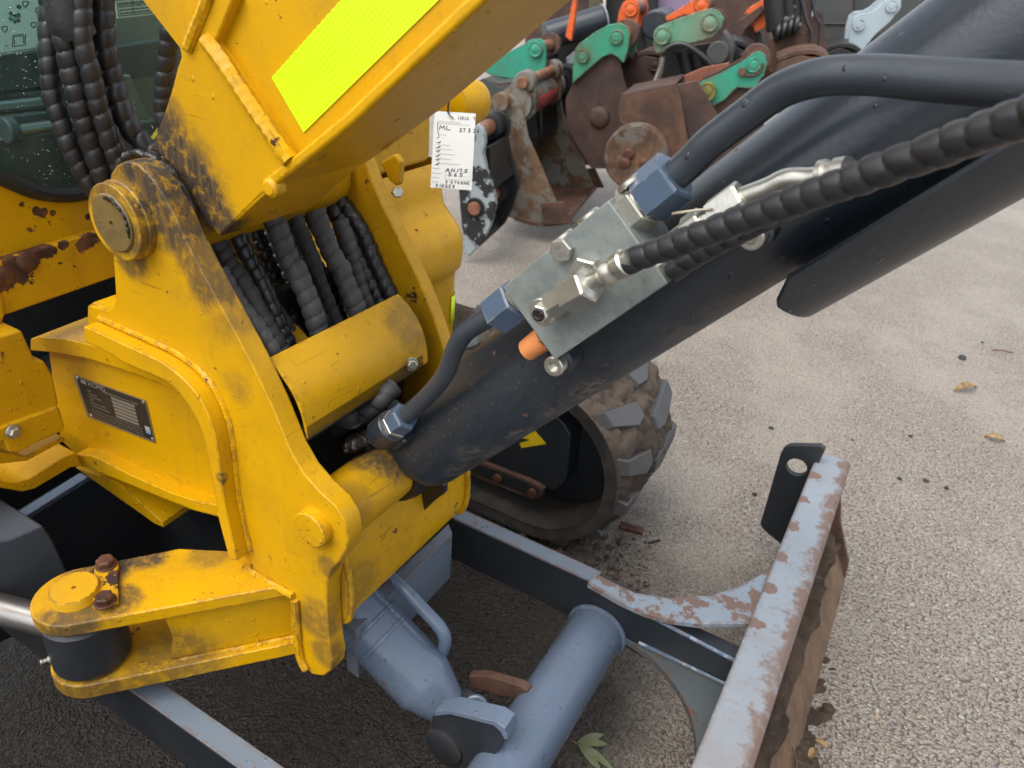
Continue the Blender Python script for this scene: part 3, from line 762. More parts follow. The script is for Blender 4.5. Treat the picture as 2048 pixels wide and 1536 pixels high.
for u, v in [(1122, 470), (1172, 425), (1262, 372)]:
    q = PY(u, v, BYF + .018); s1 = (q - ORG).dot(CD)
    MB().cyl(CY(s1, wT - .001, BYF + .018), CY(s1, wT + .004, BYF + .018), .0105, 28, .001).build('port_plug', M['zinc'], barrel)
# nut at the left end of the block
def on_c(u, v, y):
    q = PY(u, v, y) - ORG; return q.dot(CD), q.dot(CW)
s1, w1 = on_c(1003, 622, .549)
MB().cyl(CY(sL - .005, w1, .549), CY(sL, w1, .549), .0165, 28).build('port_collar', M['zinc'], barrel)
MB().hexa(CY(sL - .036, w1, .549), CD, .0205, .030, .002, .1).build('pipe_nut', M['bluenut'], barrel)
# top right: hex adaptor, big blue nut, thick pipe leaving upper right
s2, w2 = on_c(1300, 392, .552)
MB().hexa(CY(sR - .001, w2, .552), CD, .0205, .014, .0015, .5).build('adaptor', M['zinc'], barrel)
MB().cyl(CY(sR + .012, w2, .552), CY(sR + .018, w2, .552), .0160, 28).build('adaptor_neck', M['zinc'], barrel)
MB().hexa(CY(sR + .016, w2, .552), CD, .0215, .030, .002, .5).build('pipe_nut', M['bluenut'], barrel)
pp = [CY(sR + .040, w2, .552), CY(sR + .060, w2 + .001, .551)] + [PY(u, v, y) for u, v, y in [(1420, 285, .548), (1490, 232, .545), (1560, 182, .54), (1640, 155, .53), (1740, 150, .52), (1850, 158, .505), (1960, 166, .49), (2090, 176, .47)]]
MB().tube(smooth_path(pp, 8), .0118, 26).build('hard_pipe', M['pipe'], barrel)
# face elbow with hose
ye = BYF - .018
sb, wb = on_c(1088, 622, ye - .004)
elb = MB().cyl(CY(sb, wb, BYF), CY(sb, wb, BYF - .026), .0120, 28, .001).build('elbow', M['zinc'], barrel)
MB().hexa(CY(sb, wb, BYF - .026), -UY, .0082, .006, .0012).build('elbow_plug', M['zinc'], barrel)
MB().lathe(CY(sb, wb, BYF - .0325), -UY, [(-.001, .0), (0, .0022), (0.0006, .004), (0, .0055)], 18).build('plug_rim', M['greasy'], barrel)
hs0 = CY(sb, wb, ye)
he = PY(1246, 527, .497)
hd = (he - hs0).normalized()
L_ = (he - hs0).length
def along(t): return hs0 + hd * t
MB().hexa(along(.008), hd, .0115, .020, .001, .2).build('elbow_hex', M['zinc'], barrel)
MB().hexa(along(.028), hd, .0155, .027, .0018, .35).build('swivel_nut', M['zinc'], barrel)
MB().lathe(along(.055), hd, [(0, .0125), (.002, .0075), (.012, .0068), (.016, .0085), (.018, .0102), (.024, .0102), (.026, .0088), (.029, .0088), (.031, .0105), (.038, .0105), (.040, .0088), (.046, .0088)], 24).build('ferrule', M['zinc'], barrel)
# second elbow collar on the face under the swivel nut
s3, w3 = on_c(1172, 548, BYF - .004)
MB().hexa(CY(s3, w3, BYF), -UY, .0150, .010, .0015).build('port_adaptor', M['zinc'], barrel)
hp = [along(L_ - .004), PY(1300, 507, .494), PY(1370, 482, .486), PY(1450, 452, .478), PY(1540, 420, .468), PY(1640, 384, .456), PY(1740, 348, .444), PY(1850, 308, .430), PY(1950, 270, .416), PY(2060, 230, .402), PY(2180, 190, .388)]
ho = hose_mb(hp, .0096, .0140, 30, 12, .20, 4, .12).build('hydraulic_hose', M['rubber'], EX)
ho['label'] = 'black spiral guarded hose leaving the valve block to the right'
hp2 = [PY(1345, 545, .535), PY(1400, 508, .530), PY(1500, 455, .522), PY(1600, 408, .512), PY(1720, 360, .498), PY(1840, 318, .484), PY(1950, 280, .470), PY(2070, 240, .456), PY(2180, 202, .442)]
ho = hose_mb(hp2, .0084, .0128, 26, 12, .20, 9, .12).build('hydraulic_hose', M['rubber'], EX)
ho['label'] = 'second black spiral guarded hose half hidden behind the first'
# fittings behind the hose at the right end of the block
s4, w4 = on_c(1350, 520, .552)
MB().hexa(CY(sR, w4 + .004, .550), CD, .0150, .014, .0015).build('adaptor', M['zinc'], barrel)
s5, w5 = on_c(1405, 452, .548)
MB().cyl(CY(sR, w5, .548), CY(s5 - .012, w5, .548), .0115, 24).build('adaptor_neck', M['zinc'], barrel)
MB().hexa(CY(s5 - .012, w5, .548), CD, .0145, .016, .0015, .3).build('swivel_nut', M['zinc'], barrel)
MB().cyl(CY(s5 + .004, w5, .548), CY(s5 + .012, w5, .548), .0105, 24).build('adaptor_neck', M['zinc'], barrel)
MB().hexa(CY(s5 + .012, w5, .548), CD, .0140, .026, .0018, .1).build('swivel_nut', M['zinc'], barrel)
pp = [CY(s5 + .034, w5, .548)] + [PY(u, v, y) for u, v, y in [(1535, 378, .545), (1575, 360, .542), (1620, 358, .538), (1668, 352, .532)]]
MB().tube(smooth_path(pp, 7), .0080, 20).build('steel_elbow_pipe', M['zinc'], barrel)
p6 = PY(1640, 352, .536); d6 = (PY(1690, 345, .53) - p6).normalized()
MB().lathe(p6, d6, [(0, .0085), (.001, .0105), (.005, .0105), (.007, .0085), (.010, .0085), (.012, .0105), (.02, .0105)], 22).build('ferrule', M['zinc'], barrel)
# thin cable tie
MB().tube(smooth_path([PY(1345, 427, .545), PY(1390, 421, .54), PY(1420, 418, .535)], 4), .0011, 6).build('cable_tie', plain('clear_tie', (.5, .46, .34), .5), barrel)
# orange cap on a brass adaptor
s7, w7 = on_c(1055, 700, .552)
MB().hexa(CY(sL - .010, w7, .552), CD, .0125, .010, .0012).build('brass_adaptor', M['brass'], barrel)
MB().lathe(CY(sL - .036, w7, .552), CD, [(0, .0085), (.001, .0105), (.027, .0118)], 28).build('orange_cap', M['orange'], barrel)
# socket screws with clamp pads welded to the barrel
for (u, v, yy) in [(1105, 735, .552), (1500, 476, .552)]:
    s8, w8 = on_c(u, v, yy - .012)
    MB().cyl(CY(s8, w8, yy), CY(s8, w8, yy + .030), .0135, 28, .002).build('screw_pad', M['navy'], barrel)
    MB().lathe(CY(s8, w8, yy), -UY, [(0, .0098), (.010, .0098), (.0115, .0086), (.0115, .0052), (.006, .0050), (.006, 0)], 28).build('socket_screw', M['zinc'], barrel)
# rod guard: curved plate carried below the barrel
RG = .0905
sg = -.214
ga0, ga1 = R(-100), R(-48)
def gpt(a_, s_, r_):           # angle measured from +CW towards -UY
    return CY(s_, WC + r_ * math.cos(a_), YC - r_ * math.sin(a_))
gpts = []
MBg = MB()
def gfn(a_, b_):
    th = R(120) + a_ * R(95)
    cut = .030 * (1 - min(1, math.sin(math.pi * min(1, max(0, a_))) * 3.2)) * 0
    s_ = sg + .02 * max(0, .12 - a_) / .12 * 1.2 + .018 * max(0, a_ - .93) / .07 * .6
    return gpt(th, s_ + b_ * .75, RG)
MBg.grid(gfn, 30, 3)
MBg.build('rod_guard', M['navy'], barrel, solid=.005, bevel=.001)
# ================================================================ hoses
def hose(pts, r, pitch, mat, label, seed, depth=.22, n=22, per=11):
    P = [(PX if y < 0 else PY)(u, v, y) for u, v, y in pts]
    o = hose_mb(P, r, pitch, n, per, depth, seed, .15).build('hydraulic_hose', mat, EX)
    o['label'] = label
    return o
RD, RU = M['rubber_dusty'], M['rubber']
# hanging in front of the cab window, down behind the boom foot
hose([(96, -90, -.915), (99, 0, -.915), (97, 60, -.915), (98, 130, -.915), (104, 190, -.915), (120, 240, -.912), (137, 290, -.908), (165, 345, -.905), (200, 400, -.90), (225, 450, -.90), (250, 520, -.90)], .0112, .0175, RU, 'leftmost hose of the bundle hanging before the cab window', 1)
hose([(128, -90, -.885), (128, 0, -.885), (129, 70, -.885), (136, 110, -.885), (147, 160, -.885), (157, 208, -.885), (170, 250, -.885), (184, 290, -.885), (200, 340, -.885), (225, 400, -.885), (255, 470, -.885)], .0128, .0190, RU, 'second hose from the left before the cab window', 2)
hose([(163, -90, -.865), (163, 0, -.865), (164, 60, -.865), (170, 105, -.865), (184, 156, -.865), (194, 200, -.865), (206, 240, -.865), (220, 285, -.865), (238, 330, -.865), (262, 380, -.865), (290, 440, -.865)], .0112, .0185, RU, 'third hose from the left before the cab window', 3)
hose([(208, -90, -.885), (205, 0, -.885), (206, 60, -.885), (213, 110, -.885), (224, 155, -.885), (234, 195, -.88), (246, 228, -.875), (264, 262, -.87), (290, 290, -.86), (330, 325, -.84), (380, 370, -.82)], .0135, .0200, RU, 'thick fourth hose from the left before the cab window', 4)
hose([(186, -90, -.925), (184, 0, -.925), (186, 80, -.925), (192, 150, -.925), (205, 210, -.92), (222, 265, -.915), (245, 320, -.91), (275, 370, -.90)], .0112, .018, RU, 'hose half hidden behind the third and fourth of the bundle', 5)
hose([(172, 215, -.905), (186, 255, -.905), (206, 300, -.90), (232, 345, -.90), (268, 390, -.90)], .0105, .018, RU, 'short stretch of hose low in the bundle before the cab window', 51)
hose([(372, -80, .60), (356, 0, .60), (344, 45, .60), (336, 95, .60), (331, 140, .60), (327, 190, .60), (328, 235, .60), (345, 300, .60)], .0108, .0170, RU, 'single hose hugging the rear edge of the boom foot', 6)
# sleeve that ties the bundle at the top
sl = [PX(u, v, -.885) for u, v in [(128, -80), (134, 0), (140, 45), (149, 70)]]
MB().tube(smooth_path(sl, 8), .0235, 28).build('hose_sleeve', plain('black_sleeve', (.018, .018, .019), .45, 0, .3, 30, .0012), EX)
# running down inside the swing post
hose([(545, 430, .585), (576, 513, .585), (593, 540, .585), (602, 562, .585), (612, 587, .585), (622, 612, .585), (630, 637, .585), (638, 664, .585), (660, 720, .585), (690, 800, .585), (705, 850, .585)], .0128, .0155, RD, 'foremost of the dusty hoses inside the swing post', 7)
hose([(630, 420, .655), (652, 482, .655), (664, 509, .655), (679, 533, .655), (688, 556, .655), (697, 578, .655), (707, 600, .655), (730, 660, .655), (755, 740, .655), (765, 800, .655)], .0130, .0155, RD, 'dusty hose inside the swing post nearest the far plate', 8)
hose([(585, 420, .66), (604, 470, .66), (626, 525, .66), (641, 570, .66), (653, 600, .66), (663, 628, .66), (690, 690, .66), (715, 760, .66), (735, 810, .66)], .0108, .0145, RD, 'thin dusty hose just right of the foremost one in the post', 9)
hose([(430, 480, .545), (456, 525, .545), (483, 561, .545), (498, 586, .545), (512, 611, .545), (527, 637, .545), (541, 662, .545), (558, 692, .545), (590, 760, .545)], .0112, .0145, RD, 'dusty hose close to the near plate of the swing post', 10)
hose([(460, 480, .60), (495, 543, .60), (518, 577, .60), (536, 606, .60), (556, 628, .60), (570, 650, .60), (600, 700, .60), (640, 770, .60)], .0112, .0145, RD, 'dusty hose second from the near plate of the swing post', 11)
hose([(440, 540, .51), (462, 580, .51), (482, 611, .51), (501, 634, .51), (517, 656, .51), (530, 676, .51), (550, 710, .51), (580, 770, .51)], .0098, .0140, RD, 'thin hose tight against the near plate of the swing post', 12)
hose([(530, 420, .69), (556, 470, .69), (580, 505, .69), (600, 545, .69), (620, 590, .69), (650, 650, .69), (700, 740, .69)], .0115, .015, RD, 'hose deep in the shade behind the foremost hose', 13)
hose([(680, 440, .70), (700, 500, .70), (712, 545, .70), (722, 580, .70), (735, 610, .70), (760, 670, .70), (790, 740, .70)], .0110, .0150, RD, 'hose in deep shade beside the far post plate', 14)
hose([(640, 870, .60), (680, 850, .60), (720, 832, .60), (760, 800, .61), (790, 770, .63)], .0125, .0165, RD, 'hose glimpsed in the gap below the post guard', 15)
hose([(650, 905, .64), (700, 880, .64), (745, 850, .64), (790, 815, .64)], .0125, .0165, RD, 'hose just above the greasy cylinder collar', 16)

rnd = random.Random(77)
for i, (x0, y_) in enumerate([(505, .64), (560, .63), (600, .72), (640, .735), (470, .57), (690, .725), (525, .73), (720, .735)]):
    hose([(x0 - 40, 400, y_), (x0 + rnd.uniform(-4, 4), 460, y_), (x0 + 28, 520, y_), (x0 + 56 + rnd.uniform(-5, 5), 580, y_), (x0 + 84, 640, y_), (x0 + 115, 710, y_)], rnd.uniform(.0105, .0125), .0148, M['rubber'], ('one of the shaded hoses packed deep inside the swing post'), 30 + i)
# ================================================================ house: cab, right hand cover
XC = -.95
cab = MB()
gpx = [(-160, 180), (-90, 275), (-30, 335), (20, 362), (70, 382), (120, 389), (165, 385), (215, 372), (270, 340), (330, 280), (380, 190), (400, 60), (405, -120)]
gpath = smooth_path([PX(u, v, XC) for u, v in gpx], 5)
seam = [PX(u, v, XC) for u, v in [(470, 380), (215, 456), (0, 521), (-200, 582)]]
up_pts = gpath + [PX(560, -120, XC), PX(560, 350, XC)] + seam
cabp = MB().prism(up_pts, (-.03, 0, 0)).build('cab', M['yellow_panel'], EX, .001)
cabp['label'] = 'lower front of the yellow cab with a rounded window'
MB().tube(gpath, .0125, 14, True, lambda i, th: .0135 * (1 - .25 * abs(math.cos(th)))).build('window_seal', M['gasket'], cabp)
lowp = [PX(u, v, XC + .012) for u, v in [(470, 378), (215, 456), (0, 522), (-200, 584), (-200, 690), (-10, 636), (20, 628), (225, 556), (480, 470)]]
lp_ = MB().prism(lowp, (-.05, 0, 0)).build('lower_panel', M['yellow_rusted'], cabp, .003, 3)
MB().prism([PX(u, v, XC + .020) for u, v in [(-160, 560), (-10, 566), (8, 590), (14, 625), (8, 648), (-30, 660), (-160, 690)]], (-.02, 0, 0)).build('step_edge', M['yellow_panel'], cabp, .006, 3)
bq = PX(54, 523, XC + .012); MB().lathe(bq, UX, [(0, .0135), (.004, .0125), (.006, .009), (.0065, 0)], 22).build('bolt', M['rustbolt'], cabp)
bq = PX(5, 552, XC + .012); MB().lathe(bq, UX, [(0, .0125), (.004, .0115), (.006, .008), (.0065, 0)], 22).build('bolt', M['rustbolt'], cabp)
# shaded deck behind the bracket
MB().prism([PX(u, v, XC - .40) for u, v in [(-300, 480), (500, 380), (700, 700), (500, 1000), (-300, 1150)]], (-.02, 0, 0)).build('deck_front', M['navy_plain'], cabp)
# glass
k = NT('tinted_window')
tr = k.n('BsdfTransparent'); tr.inputs[0].default_value = (.70, .88, .86, 1)
gl = k.n('BsdfGlossy'); gl.inputs['Roughness'].default_value = .05; gl.inputs[0].default_value = (.9, .95, .95, 1)
fr_ = k.n('Fresnel'); fr_.inputs[0].default_value = 1.22
dvv = k.vor(260); cc_ = k.vor(260, out='Color'); sp_ = k.n('SeparateColor'); k.l(cc_, sp_.inputs[0])
dropm = k.math('MULTIPLY', k.ramp(dvv, .10, .22, 1, 0), k.math('MULTIPLY', k.math('GREATER_THAN', sp_.outputs[0], .90), k.ramp(k.noise(14, 3), .40, .55)))
nrm_ = k.bump(dropm, .002, 1.0); k.l(nrm_, gl.inputs['Normal'])
film = k.n('BsdfDiffuse'); film.inputs[0].default_value = (.30, .36, .34, 1)
m1 = k.n('MixShader'); k.setin(m1.inputs[0], k.math('ADD', fr_.outputs[0], k.math('MULTIPLY', dropm, .95), True)); k.l(tr.outputs[0], m1.inputs[1]); k.l(gl.outputs[0], m1.inputs[2])
m2 = k.n('MixShader'); k.setin(m2.inputs[0], k.math('ADD', .05, k.math('MULTIPLY', k.ramp(k.noise(10, 5, .65), .4, .75), .07))); k.l(m1.outputs[0], m2.inputs[1]); k.l(film.outputs[0], m2.inputs[2])
k.l(m2.outputs[0], k.out.inputs['Surface']); M['glass'] = k.m
gpoly = [p + V((-.004, 0, 0)) for p in gpath] + [PX(405, -120, XC - .004) + V((0, .0, .45)), PX(-160, 180, XC - .004) + V((0, 0, .45))]
MB().prism(gpoly, (-.004, 0, 0)).build('window', M['glass'], cabp)
# inside the cab
M['cabin'] = plain('cabin_plastic', (.20, .23, .23), .6, 0, .25, 9)
M['cabin_dark'] = plain('cabin_dark_plastic', (.05, .065, .07), .55, 0, .3, 9)
XI = -1.16
ins = MB().prism([PX(u, v, XI - .05) for u, v in [(-300, 330), (-300, -200), (700, -200), (700, 380), (300, 420)]], (-.02, 0, 0)).build('cabin_wall', M['cabin'], cabp)
MB().prism([PX(u, v, XI) for u, v in [(-160, 125), (90, 100), (95, 175), (-160, 205)]], (-.03, 0, 0)).build('cabin_trim', M['cabin_dark'], cabp, .004)
MB().prism([PX(u, v, XI) for u, v in [(-160, 208), (100, 180), (330, 150), (330, 80), (200, 100), (100, 178)]], (-.02, 0, 0)).build('cabin_trim', M['cabin_dark'], cabp, .004)
MB().prism([PX(u, v, XI + .01) for u, v in [(-160, 224), (96, 195), (100, 212), (-160, 243)]], (-.03, 0, 0)).build('cabin_trim', M['cabin'], cabp, .003)
MB().prism([PX(u, v, XI + .02) for u, v in [(-160, 250), (115, 222), (125, 245), (60, 290), (-160, 310)]], (-.03, 0, 0)).build('cabin_trim', M['cabin_dark'], cabp, .003)
MB().prism([PX(u, v, XI + .02) for u, v in [(240, 150), (262, 150), (300, 238), (325, 240), (330, 260), (280, 262)]], (-.03, 0, 0)).build('cabin_trim', M['cabin'], cabp, .003)
MB().prism([PX(u, v, XI + .04) for u, v in [(-160, 300), (120, 262), (330, 240), (330, 400), (-160, 420)]], (-.02, 0, 0)).build('cabin_floor', M['cabin_dark'], cabp, .003)
MB().cyl(PX(36, 262, XI + .06), PX(140, 246, XI + .06), .0085, 20).build('cabin_rod', M['chrome'], cabp)
MB().cyl(PX(8, 262, XI + .06), PX(30, 259, XI + .06), .018, 20, .002).build('cabin_rod_end', M['cabin_dark'], cabp)
M['decal'] = plain('decal_film', (.80, .82, .81), .5, 0, .05, 9)
# decals on the inside
def sticker(u0, v0, du, dv_, name, seed, lines=True):
    """flat printed label in the x = XI plane; u0,v0 = lower left, du to the lower right, dv up"""
    x = XI + .012
    a_, b_, c_ = PX(u0[0], u0[1], x), PX(v0[0], v0[1], x), PX(du[0], du[1], x)
    e_, f_ = b_ - a_, c_ - a_
    o = MB().prism([a_, b_, b_ + f_, c_], (.001, 0, 0)).build(name, M['decal'], EX)
    mb = MB(); r_ = random.Random(seed)
    def bar(p0, p1, wd):
        d = (p1 - p0).normalized(); n_ = d.cross(UX).normalized() * wd / 2
        mb.prism([p0 + n_ + V((.0012, 0, 0)), p1 + n_ + V((.0012, 0, 0)), p1 - n_ + V((.0012, 0, 0)), p0 - n_ + V((.0012, 0, 0))], (.0002, 0, 0))
    def at(s, t): return a_ + e_ * s + f_ * t
    return o, bar, at, mb
o1, bar, at, mb = sticker((-150, 132), (93, 95), (-150, -120), None, 'decal', 3)
wd = .0014
def arrow(s_, t_, ds, dt):
    p0, p1 = at(s_ - ds, t_ - dt), at(s_ + ds, t_ + dt); bar(p0, p1, wd)
    for e_, sg_ in ((p1, 1), (p0, -1)):
        d_ = (p1 - p0).normalized() * sg_; n_ = d_.cross(UX)
        for q_ in (1, -1): bar(e_, e_ - d_ * .0038 + n_ * (.0028 * q_), wd)
for s_, t_ in ((.668, .325), (.705, .300), (.735, .305)): arrow(s_, t_, 0, .040)
arrow(.945, .225, .024, 0); arrow(.945, .225, 0, .040); arrow(.735, .40, .02, 0)
for s_, t_ in ((.880, .205), (.975, .105), (.915, .33), (.80, .40), (.63, .20)):
    pts_ = [at(s_ - .035, t_ + .02), at(s_ - .030, t_ + .045), at(s_ + .005, t_ + .04), at(s_ + .022, t_ + .03), at(s_ - .01, t_ - .01), at(s_ - .035, t_ + .02)]
    for i in range(5): bar(pts_[i], pts_[i + 1], .0012)
for (s_, t_, s2_, t2_) in ((.69, .055, .69, .155), (.80, .055, .80, .155), (.69, .155, .80, .155), (.69, .055, .80, .055), (.705, .07, .705, .14), (.785, .07, .785, .14), (.705, .14, .785, .14), (.0, .012, .995, .012), (.62, .07, .65, .07)):
    bar(at(s_, t_), at(s2_, t2_), .0010)
mb.build('print', plain('decal_print', (.05, .09, .09), .6), o1)
o2, bar, at, mb = sticker((234, 37), (306, 29), (224, -40), None, 'decal', 4)
r_ = random.Random(9)
for j in range(9):
    x = .08
    while x < .9:
        w_ = r_.uniform(.02, .08); bar(at(x, .12 + j * .09), at(min(x + w_, .93), .12 + j * .09), .0022); x += w_ + .015
for t_ in (.06, .35, .62, .95): bar(at(.04, t_), at(.96, t_), .0012)
for s_ in (.04, .45, .96): bar(at(s_, .06), at(s_, .95), .0012)
mb.build('print', plain('decal_table_print', (.05, .09, .09), .6), o2)

MB().box(V((-1.65, -.15, .93)), 1.3, .03, .5).build('side_panel', M['yellow_panel'], cabp, .01)
# right hand side cover beyond the far plate
XR = -.85
def rc(u, v, x=XR): return PX(u, v, x)
body = [(-.828, .35), (-.828, .48), (-.826, .525), (-.812, .54), (-.812, .60), (-.832, .632), (-.862, .662), (-.872, .72), (-.885, .745)]
y1_ = PX(920, 420, -.812).y + .046
mb = MB()
n_ = 14
def rcf(a_, b_):
    # rounded right corner of the cover: sweep profile round the corner
    i = min(int(b_ * (len(body) - 5)), len(body) - 6); 
    return V((0, 0, 0))
prof_ = smooth_path([V((x, 0, z)) for x, z in body[:9]], 2)
rows = []
for j in range(12):
    if j == 0: off, yy = 0.0, .80
    else:
        th = (j - 1) / 10 * math.pi / 2; off = .045 * (1 - math.cos(th)); yy = y1_ - .045 + .045 * math.sin(th)
    rows.append([V((p.x - off, yy, p.z)) for p in prof_])
rows.append([V((-1.6, y1_, p.z)) for p in prof_])
nn = len(prof_)
mb.add([p for r_ in rows for p in r_], [(j * nn + i, j * nn + i + 1, (j + 1) * nn + i + 1, (j + 1) * nn + i) for j in range(len(rows) - 1) for i in range(nn - 1)])
cover = mb.build('side_cover', M['yellow_panel'], EX, angle=50)
cover['label'] = 'yellow moulded side cover of the house beyond the far post plate'
yu_ = PX(872, 300, -.885).y
MB().prism([V((-.885, .95, .750)), V((-.885, yu_ - .03, .750)), V((-.90, yu_, .750)), V((-1.6, yu_, .750)), V((-1.6, .95, .750))], (0, 0, .30)).build('upper_cover', M['yellow_panel'], cover, .012, 3)
# rounded yellow nose showing just under the boom
MB().lathe(PD(925, 205, 1.75), V((.2, 1, 0)), [(-.05, .03), (-.04, .05), (.02, .055), (.05, .045), (.06, .02)], 28).build('lamp_cover', M['yellow_panel'], cover)
rows2 = []
for j in range(1, 12):
    th = (j - 1) / 10 * math.pi / 2; rr = .0475
    rows2.append((-.828 - .045 + rr * math.cos(th), y1_ - .045 + rr * math.sin(th)))
rows2.append((-.98, y1_ + .0025))
mb = MB(); n_ = len(rows2)
mb.add([V((x, y, z)) for z in (.405, .47) for x, y in rows2], [(i, i + 1, n_ + i + 1, n_ + i) for i in range(n_ - 1)])
mb.build('reflective_strip', plain('lime_film', (.78, .98, .01), .35, 0, .1, 30), cover, solid=.001)
# far post: rear stop and nut seen between plate and cover
MB().prism([PY(u, v, .80) for u, v in [(760, 325), (788, 308), (800, 325), (798, 370), (790, 372), (778, 362)]], (0, .012, 0)).build('hose_clip', M['yellow_panel'], cover, .003)
b_ = PY(793, 385, .80); MB().hexa(b_, V((.6, -.5, .3)), .008, .008).build('bolt', M['zinc'], cover)
# ================================================================ undercarriage: blade, arms, track
ZTOP = .285; YBF, YBN = 1.447, -.25
xl, xr = -.037, .030
def exy(prof, y0, y1): return MB().prism([V((x, y0, z)) for x, z in prof], (0, y1 - y0, 0))
blade = exy([(xl, ZTOP - .004), (xl + .004, ZTOP), (xr - .008, ZTOP), (xr, ZTOP - .008), (xr + .001, ZTOP - .035), (xr - .006, ZTOP - .04), (xl, ZTOP - .04)], YBF, YBN).build('dozer_blade', M['blade_top'], EX, .003, 3)
blade['label'] = 'worn grey dozer blade with rust showing through the paint'
mold = smooth_path([V((.018, 0, .248)), V((.006, 0, .20)), V((.002, 0, .15)), V((.010, 0, .10)), V((.030, 0, .06)), V((.052, 0, .035))], 4)
rg = [p + V((-.02, 0, -.004)) for p in mold[::-1]]
MB().prism([V((p.x, YBF - .004, p.z)) for p in mold + rg], (0, YBN - YBF + .004, 0)).build('mouldboard', M['rust'], blade)
M['edge_steel'] = rusty('cutting_edge_steel', (.10, .066, .042), (.20, .125, .075), .75, None, 0, 12, .2, False)
MB().prism([V((x, YBF, z)) for x, z in [(.046, .075), (.060, .078), (.098, .004), (.080, .002)]], (0, YBN - YBF, 0)).build('cutting_edge', M['edge_steel'], blade, .002)
MB().prism([V((x, YBF + .001, z)) for x, z in [(-.02, .245), (.020, .247), (.030, .21), (.050, .14), (.075, .085), (.092, .05), (.096, .012), (.03, .012), (-.02, .10)]], (0, -.014, 0)).build('end_plate', M['rust'], blade, .002)
MB().prism([V((x, YBF - .02, z)) for x, z in [(xl + .004, .246), (xl + .018, .246), (xl + .018, .05), (xl + .004, .05)]], (0, YBN - YBF + .02, 0)).build('back_plate', M['navy_plain'], blade)
# tie-down lug at the far end
yl = 1.40
lug = fillet2([((0, 0, 0), 0)] * 0 or [(V(PY(u, v, yl)), r) for u, v, r in [(1566, 891, .022), (1640, 893, 0), (1650, 900, 0), (1562, 1088, 0), (1532, 1064, .008), (1520, 1050, .008)]])
hc = PY(1593, 935, yl); hole = [hc + V((math.cos(2 * math.pi * i / 24), 0, math.sin(2 * math.pi * i / 24))) * .0205 for i in range(24)]
MB().prism(lug, (0, .014, 0), [hole]).build('tie_down_lug', M['navy_plain'], blade, 0)
# mud packed between mouldboard and edge
M['mud'] = None
k = NT('dried_mud'); n1 = k.noise(60, 8, .7); n2 = k.noise(9, 5)
c = k.mix(k.ramp(n2, .3, .7), (.062, .048, .039), (.12, .094, .073)); c = k.mix(k.ramp(n1, .48, .72), c, (.04, .028, .022))
M['mud'] = k.fin(c, .9, 0, k.bump(n1, .004, .9), .2)
k = NT('wet_soil'); n1 = k.noise(70, 8, .7); n2 = k.noise(12, 5)
c = k.mix(k.ramp(n2, .3, .7), (.035, .024, .018), (.085, .058, .04)); c = k.mix(k.ramp(n1, .55, .75), c, (.14, .10, .07))
M['soil'] = k.fin(c, .85, 0, k.bump(n1, .005, 1), .25)
def mudfn(a_, b_):
    y = YBF - .02 + (YBN + .1 - YBF) * a_
    base = V((.012, 0, .125)).lerp(V((.050, 0, .072)), b_)
    n_ = mnoise.fractal(V((y * 14, b_ * 3, 0)), 1, 2, 5)
    thick = (.022 + .020 * n_) * math.sin(math.pi * b_) ** .6 * (.55 + .75 * mnoise.noise(V((y * 4, 3, 1))) ** 2 + .35)
    thick *= 1 + .8 * max(0, (1.1 - y)) 
    return V((base.x + thick * .9, y, base.z + thick * .45 + .006 * n_))
MB().grid(mudfn, 420, 14).build('packed_mud', M['soil'], blade, angle=180, kind='stuff')
# arms
ARM = [(.850, 1), (.335, 0)]
for ya, far in ARM:
    if far:
        tp = [PY(u, v, ya) for u, v in [(860, 1007), (905, 1030), (1240, 1198)]]
        zt_ = sum(p.z for p in tp) / 3
        bt = [PY(u, v, ya) for u, v in [(1180, 1252), (870, 1100)]]
        zb_ = sum(p.z for p in bt) / 2
        ZA, ZAB = zt_, zb_
    xs = PZ(1240, 1200, ZA).x
    pts = [V((-1.15, ya, ZA - .004)), V((xs, ya, ZA - .004)), V((xs + .03, ya, ZA - .022)), V((xl + .004, ya, ZA - .022)), V((xl + .004, ya, ZA - .15)), V((-.16, ya, ZAB - .015)), V((-.26, ya, ZAB)), V((-1.15, ya, ZAB))]
    arm = MB().prism(pts, (0, .026, 0)).build('blade_arm', M['navy_plain'], blade, .001)
    arm['label'] = 'dark blade arm with a worn top edge, sky sheen painted in light grey'
    x9 = PZ(1184, 1171, ZA).x
    MB().prism([V((-1.15, ya - .0015, ZA)), V((x9, ya - .0015, ZA)), V((x9, ya - .0015, ZA - .0045)), V((-1.15, ya - .0015, ZA - .0045))], (0, .029, 0)).build('pale_top_edge', M['blade_grey'], blade, .001)  # pale strip: sky reflection and dust on the arm top put into colour
print('ARM z', ZA, ZAB)
# gussets: flat plates with a concave edge between arm and blade
def gus(y_in, sgn, z, name, mat):
    pts = []
    Rg = .155
    x1 = xl + .003
    cx, cyy = x1 - Rg - .02, y_in + sgn * (Rg + .0)
    arc = [V((cx + (Rg) * math.cos(t), cyy - sgn * Rg * math.sin(t), z)) for t in [R(90) * i / 14 for i in range(15)]]
    arc = [V((x1 - Rg * 1.25 + Rg * 1.25 * (1 - math.cos(R(90) * i / 14)) * 0 + Rg * 1.25 * math.sin(R(90) * i / 14), y_in + sgn * Rg * 1.15 * (1 - math.cos(R(90) * i / 14)), z)) for i in range(15)]
    pts = arc + [V((x1, y_in, z))]
    return MB().prism(pts, (0, 0, -.012)).build(name, mat, blade, .001)
gtop = [(1175, 1166), (1240, 1203), (1290, 1226), (1340, 1240), (1400, 1248), (1500, 1247)]
gfar = [(1545, 1132), (1510, 1156), (1470, 1176), (1420, 1190), (1340, 1195), (1270, 1185), (1190, 1146)]
